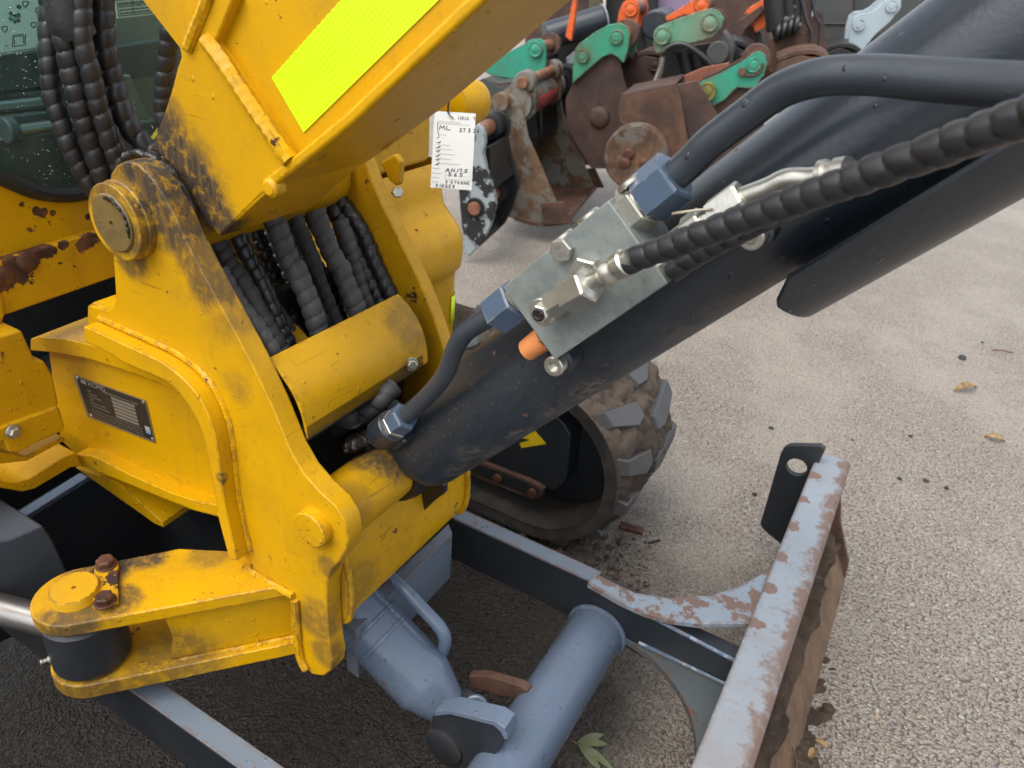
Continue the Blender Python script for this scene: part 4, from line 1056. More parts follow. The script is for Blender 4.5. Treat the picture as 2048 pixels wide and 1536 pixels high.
MB().prism([PZ(u, v, ZA + .002) for u, v in gtop + gfar], (0, 0, -.010)).build('gusset', M['blade_rust'], blade, .0015)
M['gus_dark'] = paint('lower_gusset_paint', (.075, .092, .10), rough=.5, dirt=(.07, .05, .04), dirt_amt=.6, chip=.9, edge=.6, edgerad=.01, drops=.2, patch=(11, .56), chipcol=(.105, .052, .036))
gus(.849, -1, ZAB + .012, 'gusset', M['gus_dark'])
gus(.362, 1, ZA + .001, 'gusset', M['blade_rust'])
weld([V((xs + .0, .8485, ZA - .012)), V((xl + .004, .8485, ZA - .026))], .0035, 12).build('weld', M['tube_grey'], blade)
weld([V((-.18, .8485, ZAB + .016)), V((xl + .004, .8485, ZAB + .016))], .0035, 13).build('weld', M['tube_grey'], blade)
# cross tube
tc = PY(1193, 1262, .848)
XTU, ZTU, RT = tc.x, tc.z, .046
MB().cyl(V((XTU, .852, ZTU)), V((XTU, .355, ZTU)), RT, 56).build('cross_tube', M['tube_grey'], blade)
# weld ring where the tube meets the arm
wr = [V((XTU + (RT + .001) * math.cos(t), .8485, ZTU + (RT + .001) * math.sin(t))) for t in [2 * math.pi * i / 30 for i in range(31)]]
weld(wr, .005, 41).build('weld', M['tube_grey'], blade)
# blade cylinder
ca, cb_ = PY(735, 1245, .60), PY(900, 1418, .60)
cdir = (cb_ - ca).normalized()
bc = MB().lathe(ca - cdir * .30, cdir, [(0, .047), (.30 + (cb_ - ca).length - .055, .047), (.30 + (cb_ - ca).length - .045, .044), (.30 + (cb_ - ca).length - .012, .032), (.30 + (cb_ - ca).length, .028), (.33 + (cb_ - ca).length, .026)], 48).build('blade_cylinder', M['tube_grey'], EX)
bc['label'] = 'blue grey blade lift cylinder under the swing post'
for t_, r_ in ((.02, .0485), (.17, .0482)):
    MB().lathe(ca + cdir * ((cb_ - ca).length * t_), cdir, [(0, .047), (.001, r_), (.006, r_), (.007, .047)], 44).build('weld_ring', M['tube_grey'], bc)
ee = cb_ + cdir * .02
MB().cyl(ee - UY * .028, ee + UY * .028, .036, 36, .003).build('cylinder_eye', M['navy_plain'], bc)
e9 = PY(952, 1413, .585)
MB().lathe(e9, V((.35, -.75, .55)), [(0, .016), (.002, .0175), (.008, .0175), (.009, .016), (.009, .0125), (.003, .012), (.003, 0)], 28).build('pin_cup', M['tube_grey'], bc)
MB().lathe(e9 + V((.35, -.75, .55)).normalized() * .003, V((.35, -.75, .55)), [(0, .005), (.006, .004), (.008, .002), (.009, 0)], 14).build('grease_nipple', M['zinc'], bc)
pth = smooth_path([PY(u, v, .64) for u, v in [(770, 1145), (810, 1180), (850, 1222), (880, 1255), (890, 1278), (886, 1300), (878, 1318)]], 6)
MB().tube(pth, .0098, 18).build('bent_pipe', M['tube_grey'], bc)
# ears on the tube that carry the cylinder; near one coloured dark for its shade
for yy, pts_, mt in [(.655, [(936, 1352), (970, 1352), (1040, 1372), (1055, 1382), (1058, 1392), (1042, 1400), (1000, 1392), (940, 1374)], M['rust']), (.545, [(866, 1428), (900, 1424), (990, 1446), (1008, 1460), (1012, 1478), (1000, 1490), (985, 1520), (940, 1560), (890, 1530), (850, 1480)], M['navy_plain'])]:
    MB().prism([PY(u, v, yy) for u, v in pts_], (0, .014 if mt is M['rust'] else .022, 0)).build('tube_ear', mt, blade, .002)
MB().lathe(PY(888, 1492, .545), -UY, [(0, .030), (.004, .030), (.006, .027), (.006, 0)], 28).build('pin_end', M['navy_plain'], blade)
e_ = [PY(u, v, .543) for u, v in [(868, 1425), (900, 1421), (990, 1443), (1010, 1457), (1016, 1478), (1009, 1480), (1000, 1463), (985, 1451), (900, 1429), (868, 1433)]]
MB().prism(e_, (0, .026, 0)).build('pale_top_edge', M['tube_grey'], blade, .001)
# front cross plate of the lower frame
cp = PY(700, 1262, .50)
zc = PY(897, 1062, .80)
bar0 = MB().prism([PZ(u, v, ZA + .02) for u, v in [(688, 1243), (712, 1262), (905, 1066), (897, 1046)]], (0, 0, -.10)).build('frame_plate', M['blade_grey'], blade, .002)
# lower frame, slew ring and shaded parts under the house
MB().prism([PY(u, v, .80) for u, v in [(-300, 900), (330, 930), (440, 1050), (450, 1130), (-300, 1300)]], (0, .03, 0)).build('lower_frame', M['navy_plain'], EX, .002)
MB().prism([PX(u, v, -1.06) for u, v in [(-90, 1112), (0, 1070), (178, 958), (330, 1000), (420, 1080), (300, 1140), (-90, 1330)]], (-.03, 0, 0)).build('frame_plate', M['navy_plain'], EX, .003)
MB().prism([PX(u, v, -1.05) for u, v in [(-90, 1106), (0, 1064), (176, 953), (180, 962), (0, 1076), (-90, 1120)]], (-.02, 0, 0)).build('frame_rim', M['tube_grey'], EX, .002)
lf = MB().prism([PX(u, v, -.86) for u, v in [(-60, 1090), (20, 1078), (85, 1050), (105, 1078), (140, 1152), (150, 1185), (60, 1230), (-60, 1250)]], (-.3, 0, 0)).build('frame_cover', paint('frame_cover_paint', (.07, .088, .112), rough=.45, dirt_amt=.4, chip=.5, edge=.3, drops=.2), EX, .004, 3)
MB().box(V((-1.75, .614, .36)), 1.1, .9, .08).build('house_floor', M['navy_plain'], EX)

# ---- far track
YT0, YT1 = 1.15, 1.45; XF, ZF, RT_ = -.545, .213, .205; XRR = -2.0
def loop(r, n=22):
    pts = [V((XF + r * math.sin(R(180) * i / n) , 0, ZF + r * math.cos(R(180) * i / n))) for i in range(n + 1)]
    pts += [V((XF - .3 * i, 0, ZF - r)) for i in range(1, 5)]
    pts += [V((XRR - r * math.sin(R(180) * i / n), 0, ZF - r * math.cos(R(180) * i / n))) for i in range(n + 1)]
    pts += [V((XRR + .3 * i, 0, ZF + r - (.05 if i < 5 else 0))) for i in range(1, 5)]
    return pts
def densify(P, st):
    out = []
    for i in range(len(P)):
        a_, b_ = P[i], P[(i + 1) % len(P)]; n_ = max(1, int((b_ - a_).length / st))
        for j in range(n_): out.append(a_.lerp(b_, j / n_))
    return out
Lo = densify(loop(RT_ - .012), .009)
NL = len(Lo)
def belt(a_, b_):
    i = int(round(a_ * NL)) % NL; p = Lo[i]; q = Lo[(i + 1) % NL] - Lo[i - 1]
    nrm = V((q.z, 0, -q.x)).normalized(); c_ = V((max(min(p.x, XF), XRR), 0, ZF)); 
    if nrm.dot(p - c_) < 0: nrm = -nrm
    y = YT0 + (YT1 - YT0) * b_
    edge_ = min(b_, 1 - b_)
    n_ = mnoise.fractal(V((p.x * 22, y * 22, p.z * 22)), .9, 2, 5)
    cr = abs(mnoise.noise(V((p.x * 16 + 5, y * 16, p.z * 16))))
    h_ = .013 * n_ + .017 - (.014 * max(0, 1 - cr * 14)) - .012 * max(0, 1 - edge_ * 9) ** 2
    return V((p.x, y, p.z)) + nrm * (h_ * min(1, edge_ * 12) - .001)
trk = MB().grid(belt, NL, 44, True).build('rubber_track', M['mud'], EX, angle=180)
trk['label'] = 'muddy rubber track on the far side with grey tread lugs'
Li = loop(RT_ - .040)
inner = MB().grid(lambda a_, b_: V((Li[int(round(a_ * len(Li))) % len(Li)].x, YT0 + .002 + (YT1 - YT0 - .004) * b_, Li[int(round(a_ * len(Li))) % len(Li)].z)), len(Li), 2, True)
M['trackrubber'] = rusty('track_rubber', (.022, .021, .020), (.055, .048, .040), .75, None, 0, 22, .2, False)
inner.build('belt_inside', M['trackrubber'], trk)
# side walls of the belt
So = loop(RT_ - .012)
for yy in (YT0, YT1):
    mb = MB(); n_ = len(So)
    mb.add([V((p.x, yy, p.z)) for p in So] + [V((p.x, yy + (.004 if yy == YT0 else -.004), p.z)) for p in Li], [(i, (i + 1) % n_, n_ + (i + 1) % n_, n_ + i) for i in range(n_)])
    mb.build('belt_wall', M['trackrubber'], trk)
M['luggrey'] = paint('worn_tread_rubber', (.070, .073, .078), rough=.5, dirt=(.10, .075, .055), dirt_amt=.8, chip=0, edge=0, drops=.1, scratch=.2)
Lu = densify(loop(RT_), .004); pitch = .098; tot = len(Lu); nlug = int(tot * .004 / pitch)
for kx in range(nlug):
    for half in (0, 1):
        i0 = int((kx + (.5 if half else 0) + .12) * pitch / .004) % tot
        ctr = Lu[i0]
        if ctr.x < -.95: continue
        tg = (Lu[(i0 + 6) % tot] - Lu[i0 - 6]).normalized(); c_ = V((max(min(ctr.x, XF), XRR), 0, ZF))
        nr = (ctr - c_).normalized() if ctr.x > XF else V((0, 0, 1 if ctr.z > ZF else -1))
        if half: ys = [(.008, -.030), (.135, .008), (.135, .046), (.095, .052), (.008, .010)]
        else: ys = [(.165, .008), (.292, -.030), (.292, .010), (.205, .052), (.165, .046)]
        lo_ = [V((ctr.x, YT0 + y_, ctr.z)) + tg * t_ + nr * -.014 for y_, t_ in ys]
        ymid = sum(y_ for y_, _ in ys) / 5; tmid = sum(t_ for _, t_ in ys) / 5
        hi_ = [V((ctr.x, YT0 + ymid + (y_ - ymid) * .90, ctr.z)) + tg * (tmid + (t_ - tmid) * .88) + nr * .011 for y_, t_ in ys]
        mb = MB(); n_ = 5
        mb.add(lo_ + hi_, [tuple(range(5))[::-1], tuple(range(5, 10))] + [(i, (i + 1) % 5, 5 + (i + 1) % 5, 5 + i) for i in range(5)])
        mb.build('tread_lug', M['luggrey'], trk, .003, 2)
# idler, frame, arrow
idl = MB().lathe(V((XF + .01, YT0 + .09, ZF)), UY, [(0, 0.03), (0, .05), (.01, .12), (.015, .158), (.10, .158), (.105, .12), (.11, .03)], 48).build('idler', M['navy_plain'], trk)
frp = [PY(u, v, 1.19) for u, v in [(700, 700), (1100, 820), (1128, 848), (1142, 872), (1134, 955), (1126, 972), (1108, 982), (1080, 972), (960, 925), (700, 830)]]
MB().prism(frp, (0, .12, 0)).build('track_frame', M['navy_plain'], EX, .004)
MB().prism([PY(u, v, 1.178) for u, v in [(700, 815), (965, 925), (1060, 962), (1088, 978), (1084, 992), (1066, 1000), (960, 958), (700, 860)]], (0, .012, 0)).build('roller_guard', M['rust'], EX, .002)
MB().prism([PY(u, v, 1.1775) for u, v in [(700, 820), (962, 930), (1056, 966), (1080, 981), (1076, 990), (1064, 994), (960, 952), (700, 852)]], (0, .002, 0)).build('roller_guard_face', M['navy_plain'], EX)
for u, v in [(996, 955), (1066, 984)]:
    b_ = PY(u, v, 1.178); MB().hexa(b_, -UY, .011, .008).build('bolt', M['rustbolt'], EX)
MB().prism([PY(u, v, 1.1885) for u, v in [(1039, 886), (1061, 880), (1042, 876), (1070, 862), (1092, 888), (1043, 896)]][::1], (0, .001, 0)).build('arrow_decal', plain('yellow_decal', (.70, .50, .01), .5), EX)
for i in range(6):
    MB().lathe(V((-.80 - i * .25, YT0 + .06, .075)), UY, [(0, .02), (0, .045), (.05, .05), (.15, .05), (.18, .045), (.18, .02)], 24).build('roller', M['trackrubber'], trk)

# near track, just outside the picture: its shadow lies on the ground
t2 = trk.copy(); COL.objects.link(t2); t2.location = trk.location + V((0, .614 * 2 - YT0 - YT1, 0)); t2['label'] = 'near side rubber track'
for ch_ in list(trk.children):
    c2 = ch_.copy(); COL.objects.link(c2); c2.parent = t2
# ================================================================ ground
k = NT('wet_asphalt')
def n2d(sc, det, ro=.6, vec=None, out='Fac'):
    o = k.n('TexNoise', noise_dimensions='2D'); k.setin(o.inputs['Vector'], vec or k.P()); o.inputs['Scale'].default_value = sc; o.inputs['Detail'].default_value = det; o.inputs['Roughness'].default_value = ro
    return o.outputs[out]
wv_ = k.n('VectorMath', operation='MULTIPLY_ADD'); k.setin(wv_.inputs[0], n2d(95, 2, .6, None, 'Color')); wv_.inputs[1].default_value = (.011, .011, 0); k.setin(wv_.inputs[2], k.P())
def v2d(sc):
    o = k.n('TexVoronoi', feature='F1', voronoi_dimensions='2D'); k.setin(o.inputs['Vector'], wv_.outputs[0]); o.inputs['Scale'].default_value = sc; return o
va = v2d(175); v1 = va.outputs['Distance']; vb = v2d(360).outputs['Distance']; nz = n2d(420, 2); big = n2d(2.2, 4); mid = n2d(48, 4, .65)
ss = k.n('SeparateColor'); k.l(va.outputs['Color'], ss.inputs[0])
col = k.mix(ss.outputs[0], (.35, .292, .242), (.53, .455, .385))
col = k.mix(k.math('GREATER_THAN', ss.outputs[1], .95), col, (.55, .42, .30))
col = k.mix(k.math('GREATER_THAN', ss.outputs[2], .97), col, (.60, .57, .51))
col = k.mix(k.ramp(v1, .34, .75), col, (.14, .115, .094))
col = k.mix(k.math('MULTIPLY', k.ramp(big, .42, .70), .45), col, (.55, .49, .41))
# rain-soaked patch with the machine's shade painted in as well, ragged outline
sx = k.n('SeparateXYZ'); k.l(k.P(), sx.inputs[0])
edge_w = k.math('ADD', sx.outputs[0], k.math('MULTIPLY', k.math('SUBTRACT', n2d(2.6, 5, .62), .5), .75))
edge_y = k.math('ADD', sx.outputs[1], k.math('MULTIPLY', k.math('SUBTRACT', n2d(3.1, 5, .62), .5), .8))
wet = k.math('MULTIPLY', k.ramp(edge_w, -.30, .06, 1, 0), k.ramp(edge_y, .95, 1.60, 1, 0))  # masks soaked ground and painted machine shade alike
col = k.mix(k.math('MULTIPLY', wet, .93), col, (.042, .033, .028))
h = k.math('ADD', k.math('MULTIPLY', k.math('SUBTRACT', 1.0, v1), .75), k.math('ADD', k.math('MULTIPLY', nz, .35), k.math('MULTIPLY', mid, 1.5)))
h = k.math('SUBTRACT', h, k.math('MULTIPLY', vb, .35))
nrm = k.bump(h, .0100, 1.0)
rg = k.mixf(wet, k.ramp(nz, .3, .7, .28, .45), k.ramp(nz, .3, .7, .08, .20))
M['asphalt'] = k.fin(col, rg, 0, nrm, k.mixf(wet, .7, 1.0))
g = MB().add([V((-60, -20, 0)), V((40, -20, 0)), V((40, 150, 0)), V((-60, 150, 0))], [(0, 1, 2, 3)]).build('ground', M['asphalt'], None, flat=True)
g['kind'] = 'structure'

# ================================================================ inspection tag
TD = 1.32
tq = {kk: PD(u, v, TD) for kk, (u, v) in dict(tl=(869, 222), tr=(951.5, 227), br=(943, 380.5), bl=(861, 375)).items()}
tn = (tq['tr'] - tq['tl']).cross(tq['bl'] - tq['tl']).normalized()
if tn.dot(CAMZ) > 0: tn = -tn
TG = thing('inspection_tag', 'white hanging inspection tag with handwriting, beside the yellow side cover', 'tag', tq['bl'])
def tp(a_, b_, off=0.0): return (tq['tl'] * (1 - a_) + tq['tr'] * a_) * (1 - b_) + (tq['bl'] * (1 - a_) + tq['br'] * a_) * b_ + tn * off
th_ = (0.475, .075)
hole = [tp(.475 + .022 * math.cos(t), .068 + .012 * math.sin(t)) for t in [2 * math.pi * i / 14 for i in range(14)]]
MB().prism([tp(0, 0), tp(1, 0), tp(1, 1), tp(0, 1)], -tn * .0006, [hole]).build('card', M['white'], TG)
def tstroke(mb, pts, wd, off=.0003):
    P = [tp(a_, b_, off) for a_, b_ in pts]
    for i in range(len(P) - 1):
        d = (P[i + 1] - P[i]); 
        if d.length < 1e-6: continue
        d.normalize(); n_ = d.cross(tn).normalized() * wd / 2; e_ = d * wd * .3
        mb.prism([P[i] - e_ + n_, P[i + 1] + e_ + n_, P[i + 1] + e_ - n_, P[i] - e_ - n_], tn * .0001)
GL = {'M': [[(0, 1), (.15, 0), (.45, .7), (.8, 0), (.95, 1)]], 'L': [[(.1, 0), (0, 1), (.7, .95)]], '2': [[(0, .2), (.3, 0), (.6, .2), (.3, .6), (0, 1), (.7, .95)]], '7': [[(0, .05), (.6, 0), (.25, 1)]],
      '3': [[(0, .1), (.5, 0), (.2, .45), (.6, .7), (.3, 1), (0, .9)]], '6': [[(.5, 0), (.1, .5), (.2, 1), (.6, .8), (.3, .55), (.1, .7)]], 'A': [[(0, 1), (.4, 0), (.75, 1)], [(.1, .65), (.7, .6)]],
      'N': [[(0, 1), (.1, 0), (.65, 1), (.75, 0)]], '1': [[(.3, 0), (.25, 1)]], '5': [[(.7, 0), (.15, .05), (.1, .45), (.55, .5), (.5, .95), (0, 1)]], 'T': [[(0, .05), (.8, 0)], [(.4, 0), (.38, 1)]],
      'O': [[(.3, 0), (0, .5), (.25, 1), (.6, .6), (.3, 0)]], 'E': [[(.6, 0), (.05, .05), (0, 1), (.6, .95)], [(.03, .5), (.5, .47)]], 'D': [[(.1, 0), (.05, 1), (.6, .7), (.55, .25), (.1, 0)]],
      'I': [[(.2, .2), (.2, 1)], [(.22, -.1), (.23, -.02)]], 'G': [[(.6, .15), (.3, 0), (0, .5), (.25, 1), (.6, .85), (.6, .5), (.35, .55)]], 'R': [[(.05, 1), (.1, 0), (.6, .2), (.1, .5), (.65, 1)]], '.': [[(.2, .5), (.3, .52)]]}
ink = MB()
def write(txt, a_, b_, w_, h_, wd=.0011):
    for c_ in txt:
        if c_ in GL:
            for s_ in GL[c_]: tstroke(ink, [(a_ + x * w_ * .82, b_ + y * h_) for x, y in s_], wd)
        a_ += w_ * (.55 if c_ in '1I. ' else 1)
write('ML', .14, .185, .17, .05, .0014)
write('27 3 26', .64, .205, .082, .045, .0014)
write('AN175', .36, .735, .125, .042, .0014)
write('365', .42, .79, .135, .045, .0014)
write('3.5TONNE', .36, .895, .082, .036, .0012)
write('DIGGER', .13, .948, .090, .040, .0012)
for i in range(6): tstroke(ink, [(.09, .415 + i * .055 + .012 * (i % 2)), (.19, .395 + i * .055)], .0013); tstroke(ink, [(.17, .41 + i * .055), (.13, .435 + i * .055)], .0008)
tstroke(ink, [(.09, .15), (.105, .24), (.14, .34), (.09, .355)], .0012)
ink.build('handwriting', M['ink'], TG)
gp_ = MB()
for i, (a_, b_, c_) in enumerate([(.08, .13, .66), (.08, .155, .86), (.16, .30, .32), (.22, .435, .42), (.20, .49, .46), (.20, .552, .56), (.20, .614, .48), (.20, .675, .66), (.03, .745, .2), (.03, .805, .26), (.03, .865, .2), (.03, .92, .2)]):
    tstroke(gp_, [(a_, b_), (c_, b_ + .004)], .0013)
for b_ in (.77, .83, .875): tstroke(gp_, [(.34, b_), (.96, b_)], .0006)
for a_ in (.34, .96): tstroke(gp_, [(a_, .72), (a_, .89)], .0006)
gp_.build('small_print', M['greyprint'], TG)
ax_ = (tp(1, 0) - tp(0, 0)).normalized(); ay_ = (tp(0, 0) - tp(0, 1)).normalized()
text_mb('HRIA', tp(.57, .098, .0004), ax_ * .95, ay_, .0098).build('lettering', plain('tag_print', (.05, .05, .06), .6), TG, flat=True)
tri = MB().prism([tp(.945, .043, .0003), tp(.985, .043, .0003), tp(.985, .10, .0003)], tn * .0001); tri.build('logo', M['blueprint'], TG)
MB().lathe(tp(.475, .068, .0002), tn, [(0, .0016), (.0006, .0016), (.0006, .0028), (0, .0032)], 18).build('eyelet', M['zinc'], TG)
MB().tube(smooth_path([tp(.475, .068, .003), tp(.42, .075, .004), tp(.35, .04, .006), tp(.32, -.02, .008), tp(.38, -.25, .02), tp(.45, -.6, .04)], 6), .0009, 8).build('wire', M['ink'], TG)
MB().tube(smooth_path([tp(.475, .068, -.003), tp(.40, .05, -.003), tp(.34, -.02, .004), tp(.40, -.25, .017), tp(.46, -.6, .037)], 6), .0009, 8).build('wire', M['ink'], TG)

# ================================================================ things lying on the ground
def leaf_mb(c, ax, L, Wd, curl=.15, lift=.003, fold=.15):
    ax = V(ax).normalized(); sd = V((-ax.y, ax.x, 0)).normalized()
    def fn(a_, b_):
        t = b_; wv = Wd * math.sin(math.pi * min(1, t * .97 + .02)) ** .8 * (a_ - .5) * 2
        return V(c) + ax * (t * L) + sd * wv + UZ * (lift + curl * L * math.sin(math.pi * t) * .5 + abs(a_ - .5) * 2 * fold * Wd)
    return MB().grid(fn, 7, 12)
k = NT('green_leaf'); c = k.mix(k.ramp(k.noise(40, 5), .35, .7), (.16, .19, .10), (.23, .25, .15)); M['leaf'] = k.fin(c, .5, 0, None, .4)
k = NT('dry_leaf'); c = k.mix(k.ramp(k.noise(60, 5), .35, .7), (.30, .20, .09), (.14, .085, .04)); M['dryleaf'] = k.fin(c, .7, 0, None, .3)
j0 = PZ(1155, 1487, .004)
SP = thing('leaf_sprig', 'sprig of narrow green leaves on the wet ground beside the blade tube', 'leaf', j0)
for (u, v, w_) in [(1208, 1472, .007), (1215, 1492, .0075), (1200, 1545, .008), (1228, 1545, .007)]:
    e_ = PZ(u, v, .004); leaf_mb(j0 + V((0, 0, 0)), e_ - j0, (e_ - j0).length, w_, .12, .003).build('leaf', M['leaf'], SP, solid=.0006)
MB().tube([j0, PZ(1140, 1478, .004)], .0012, 6).build('stalk', M['dryleaf'], SP)
def dleaf(u, v, du, dv_, w_, label, seed):
    a_, b_ = PZ(u, v, .002), PZ(du, dv_, .002)
    o = leaf_mb(a_, b_ - a_, (b_ - a_).length, w_, .30, .002, .5).build('dry_leaf', M['dryleaf'], None, solid=.0006)
    return tag(o, label, 'leaf', 'dry leaves on the ground')
dleaf(1908, 785, 1952, 778, .016, 'curled dry leaf on the open ground at the far right', 1)
dleaf(1968, 876, 2008, 886, .014, 'crumpled dry leaf nearest the right edge of the picture', 2)
dleaf(1570, 1497, 1592, 1475, .008, 'pale dry leaf in the soil at the foot of the blade', 3)
dleaf(1628, 1483, 1655, 1500, .006, 'pinkish dry leaf in the soil beside the blade', 4)
dleaf(1615, 1520, 1632, 1500, .007, 'narrow dry leaf near the bottom edge beside the blade', 5)
def clump(u, v, r, label, name, cat, mat, seed, sq=(1, 1, .6), group=None):
    c_ = PZ(u, v, r * sq[2] * .6)
    o = clod(c_, r, seed, mat, name, None, sq); return tag(o, label, cat, group)
M['pebble'] = plain('dark_pebble', (.03, .03, .033), .7, 0, .4, 60, .002)
clump(1925, 715, .013, 'black lump of rubber on the open ground near the right edge', 'black_lump', 'stone', M['pebble'], 1.3)
for i, (u, v, r, lab) in enumerate([(1822, 872, .006, 'small dark stone right of the tie-down lug'), (1543, 856, .007, 'small dark stone left of the tie-down lug, up on the open ground'), (1799, 957, .006, 'dark pebble lowest of the three right of the blade end'),
                                    (1852, 961, .007, 'dark pebble in the middle of the three right of the blade end'), (1893, 976, .006, 'dark pebble rightmost of the three right of the blade end'), (1510, 988, .006, 'dark pebble between track and tie-down lug'), (1965, 685, .005, 'dark pebble just above the black lump'), (1705, 880, .004, 'reddish chip right above the blade end')]):
    clump(u, v, r, lab, 'pebble', 'stone', M['pebble'], i * 1.7, group='pebbles on the yard')
a_, b_ = PZ(1985, 700, .003), PZ(2026, 706, .003)
tag(MB().tube([a_, (a_ + b_) / 2 + V((0, .004, .003)), b_], .0022, 8).build('twig', plain('red_twig', (.14, .05, .035), .7), None), 'thin reddish twig on the open ground at the right edge', 'twig')
a_, b_ = PZ(1240, 1050, .006), PZ(1287, 1063, .006); dd = (b_ - a_).normalized()
tag(MB().box((a_ + b_) / 2, (b_ - a_).length, .022, .008, (dd, V((-dd.y, dd.x, 0)), UZ)).build('rust_flake', M['rustbolt'], None, .002), 'flat rusty offcut beside the muddy track', 'scrap metal')
a_, b_ = PZ(1297, 1086, .003), PZ(1320, 1080, .003)
tag(MB().tube([a_, b_], .003, 8).build('twig', M['pebble'], None), 'short black stick near the rusty offcut', 'twig')
a_, b_ = PZ(1118, 1490, .003), PZ(1150, 1516, .003)
tag(MB().tube([a_, b_], .0018, 8).build('twig', plain('brown_twig', (.10, .05, .03), .7), None), 'brown stem beside the green leaf sprig', 'twig')
# soil spilled in front of the blade
def soil(a_, b_):
    x = .02 + .26 * a_; y = .30 + 1.05 * b_
    ed = min(a_ * 6, (1 - a_) * 3, b_ * 6, (1 - b_) * 8, 1)
    dx = (x - .09) / (.05 + .05 * (1 - b_) ** 2); m_ = math.exp(-dx * dx) * (1.25 - b_ * 1.05)
    n_ = mnoise.fractal(V((x * 26, y * 26, 1)), .9, 2, 6)
    return V((x, y, -.012 + max(0, m_ * .034 + .018 * n_ * m_ + .004 * n_) * max(ed, 0)))
tag(MB().grid(soil, 90, 300).build('spilled_soil', M['soil'], None, angle=180), 'dark soil and plant scraps spilled along the foot of the dozer blade', 'soil', kind='stuff')
# loose roots in it
rnd = random.Random(4); mb = MB()
for i in range(46):
    x, y = rnd.uniform(.05, .19), rnd.uniform(.55, .98); c_ = V((x, y, rnd.uniform(.008, .024))); a_ = rnd.uniform(0, 6.28); L = rnd.uniform(.02, .07)
    pts = [c_ + V((math.cos(a_) * L * t, math.sin(a_) * L * t, .01 * math.sin(3 * t + i))) + V((rnd.uniform(-1, 1), rnd.uniform(-1, 1), 0)) * .006 for t in (0, .35, .7, 1)]
    mb.tube(smooth_path(pts, 3), rnd.uniform(.0006, .0015), 5)
tag(mb.build('root_litter', plain('root_fibre', (.10, .07, .045), .8), None), 'thin roots and stems tangled in the soil at the blade', 'roots', kind='stuff')
# crumbs scattered over the yard and below the track
mb = MB(); rnd = random.Random(8)
def crumb(mb, c, r, sd_):
    vs = []
    for d in ((1, 0, 0), (-1, 0, 0), (0, 1, 0), (0, -1, 0), (0, 0, 1), (0, 0, -1)): vs.append(V(c) + V(d) * r * (1 + .4 * mnoise.noise(V(d) * 2 + V((sd_, 0, 0)))))
    mb.add(vs, [(0, 2, 4), (2, 1, 4), (1, 3, 4), (3, 0, 4), (2, 0, 5), (1, 2, 5), (3, 1, 5), (0, 3, 5)])
for i in range(420):
    if i < 230: u, v, r = rnd.uniform(900, 1300), rnd.uniform(1060, 1180), rnd.uniform(.001, .0045)
    else: u, v, r = rnd.uniform(1250, 2048), rnd.uniform(650, 1500), rnd.uniform(.0008, .0022)
    c_ = PZ(u, v, r * .5); crumb(mb, c_, r, i)
tag(mb.build('loose_grit', M['pebble'], None, angle=10), 'loose dark grit scattered over the wet yard', 'grit', kind='stuff')
mb = MB()
for i in range(60):
    x, y = rnd.gauss(-.43, .06), rnd.gauss(1.16, .06); r = rnd.uniform(.004, .016); crumb(mb, V((x, y, r * .4)), r, i * 2.3)
tag(mb.build('mud_clods', M['mud'], None, angle=10), 'clods of mud dropped under the front of the track', 'mud', kind='stuff')
# ================================================================ bucket yard behind the machine
QD = V((-.2205, .9754, 0)).normalized(); RD_ = V((QD.y, -QD.x, 0))
def PQ(u, v, D): return onplane(u, v, ORG + QD * D, QD)
def plate(px, D, th, name, mat, par, bev=.004, off=0.0, holes=()):
    return MB().prism([PQ(u, v, D) + QD * off for u, v in px], QD * th, holes).build(name, mat, par, bev)
def boss(u, v, D, r, L, name, mat, par):
    c_ = PQ(u, v, D); return MB().lathe(c_ - QD * L, QD, [(0, r * .45), (.001, r * .5), (.002, r * .72), (0, r * .8), (0, r * .95), (.003, r), (L + .005, r)], 24).build(name, mat, par)
def rod(u, v, D, off0, off1, r, name, mat, par):
    c_ = PQ(u, v, D); return MB().cyl(c_ + QD * off0, c_ + QD * off1, r, 24, .002).build(name, mat, par)
def shell(px, D, off0, off1, th, name, mat, par):
    """plate bent along a traced line, spanning the bucket's width"""
    P = smooth_path([PQ(u, v, D) for u, v in px], 5); Q = []
    for i in range(len(P)):
        d = (P[min(i + 1, len(P) - 1)] - P[max(i - 1, 0)]).normalized(); Q.append(P[i] + d.cross(QD).normalized() * th)
    return MB().prism([p + QD * off0 for p in P + Q[::-1]], QD * (off1 - off0)).build(name, mat, par, .003)
def ground_loc(u, v, D): p = PQ(u, v, D); return V((p.x, p.y, 0))

M['b_rust'] = rusty('bucket_rust', (.034, .020, .018), (.085, .046, .034), .7, None, 0, 5)
M['b_rust2'] = rusty('bucket_rust_warm', (.045, .025, .019), (.13, .066, .038), .7, None, 0, 6)
M['b_beige'] = rusty('bucket_beige_rust', (.07, .042, .026), (.16, .10, .058), .65, (.155, .15, .13), .62, 7)
M['b_grey'] = paint('bucket_dark_grey', (.045, .053, .054), .5, dirt_amt=.5, chip=.6, edge=.6, edgerad=.02, drops=0, scratch=.3, dirt=(.10, .07, .05))
M['b_green'] = paint('bucket_green', (.025, .27, .18), .45, dirt=(.08, .065, .03), dirt_amt=.6, chip=.9, specks=.4, edge=.8, edgerad=.018, drops=0, scratch=.2, dirt_scale=7)
M['b_green_dirty'] = paint('bucket_green_dirty', (.03, .25, .15), .5, dirt=(.09, .062, .03), dirt_amt=1.3, chip=1.0, edge=.9, edgerad=.02, drops=0, scratch=.2, dirt_scale=6)
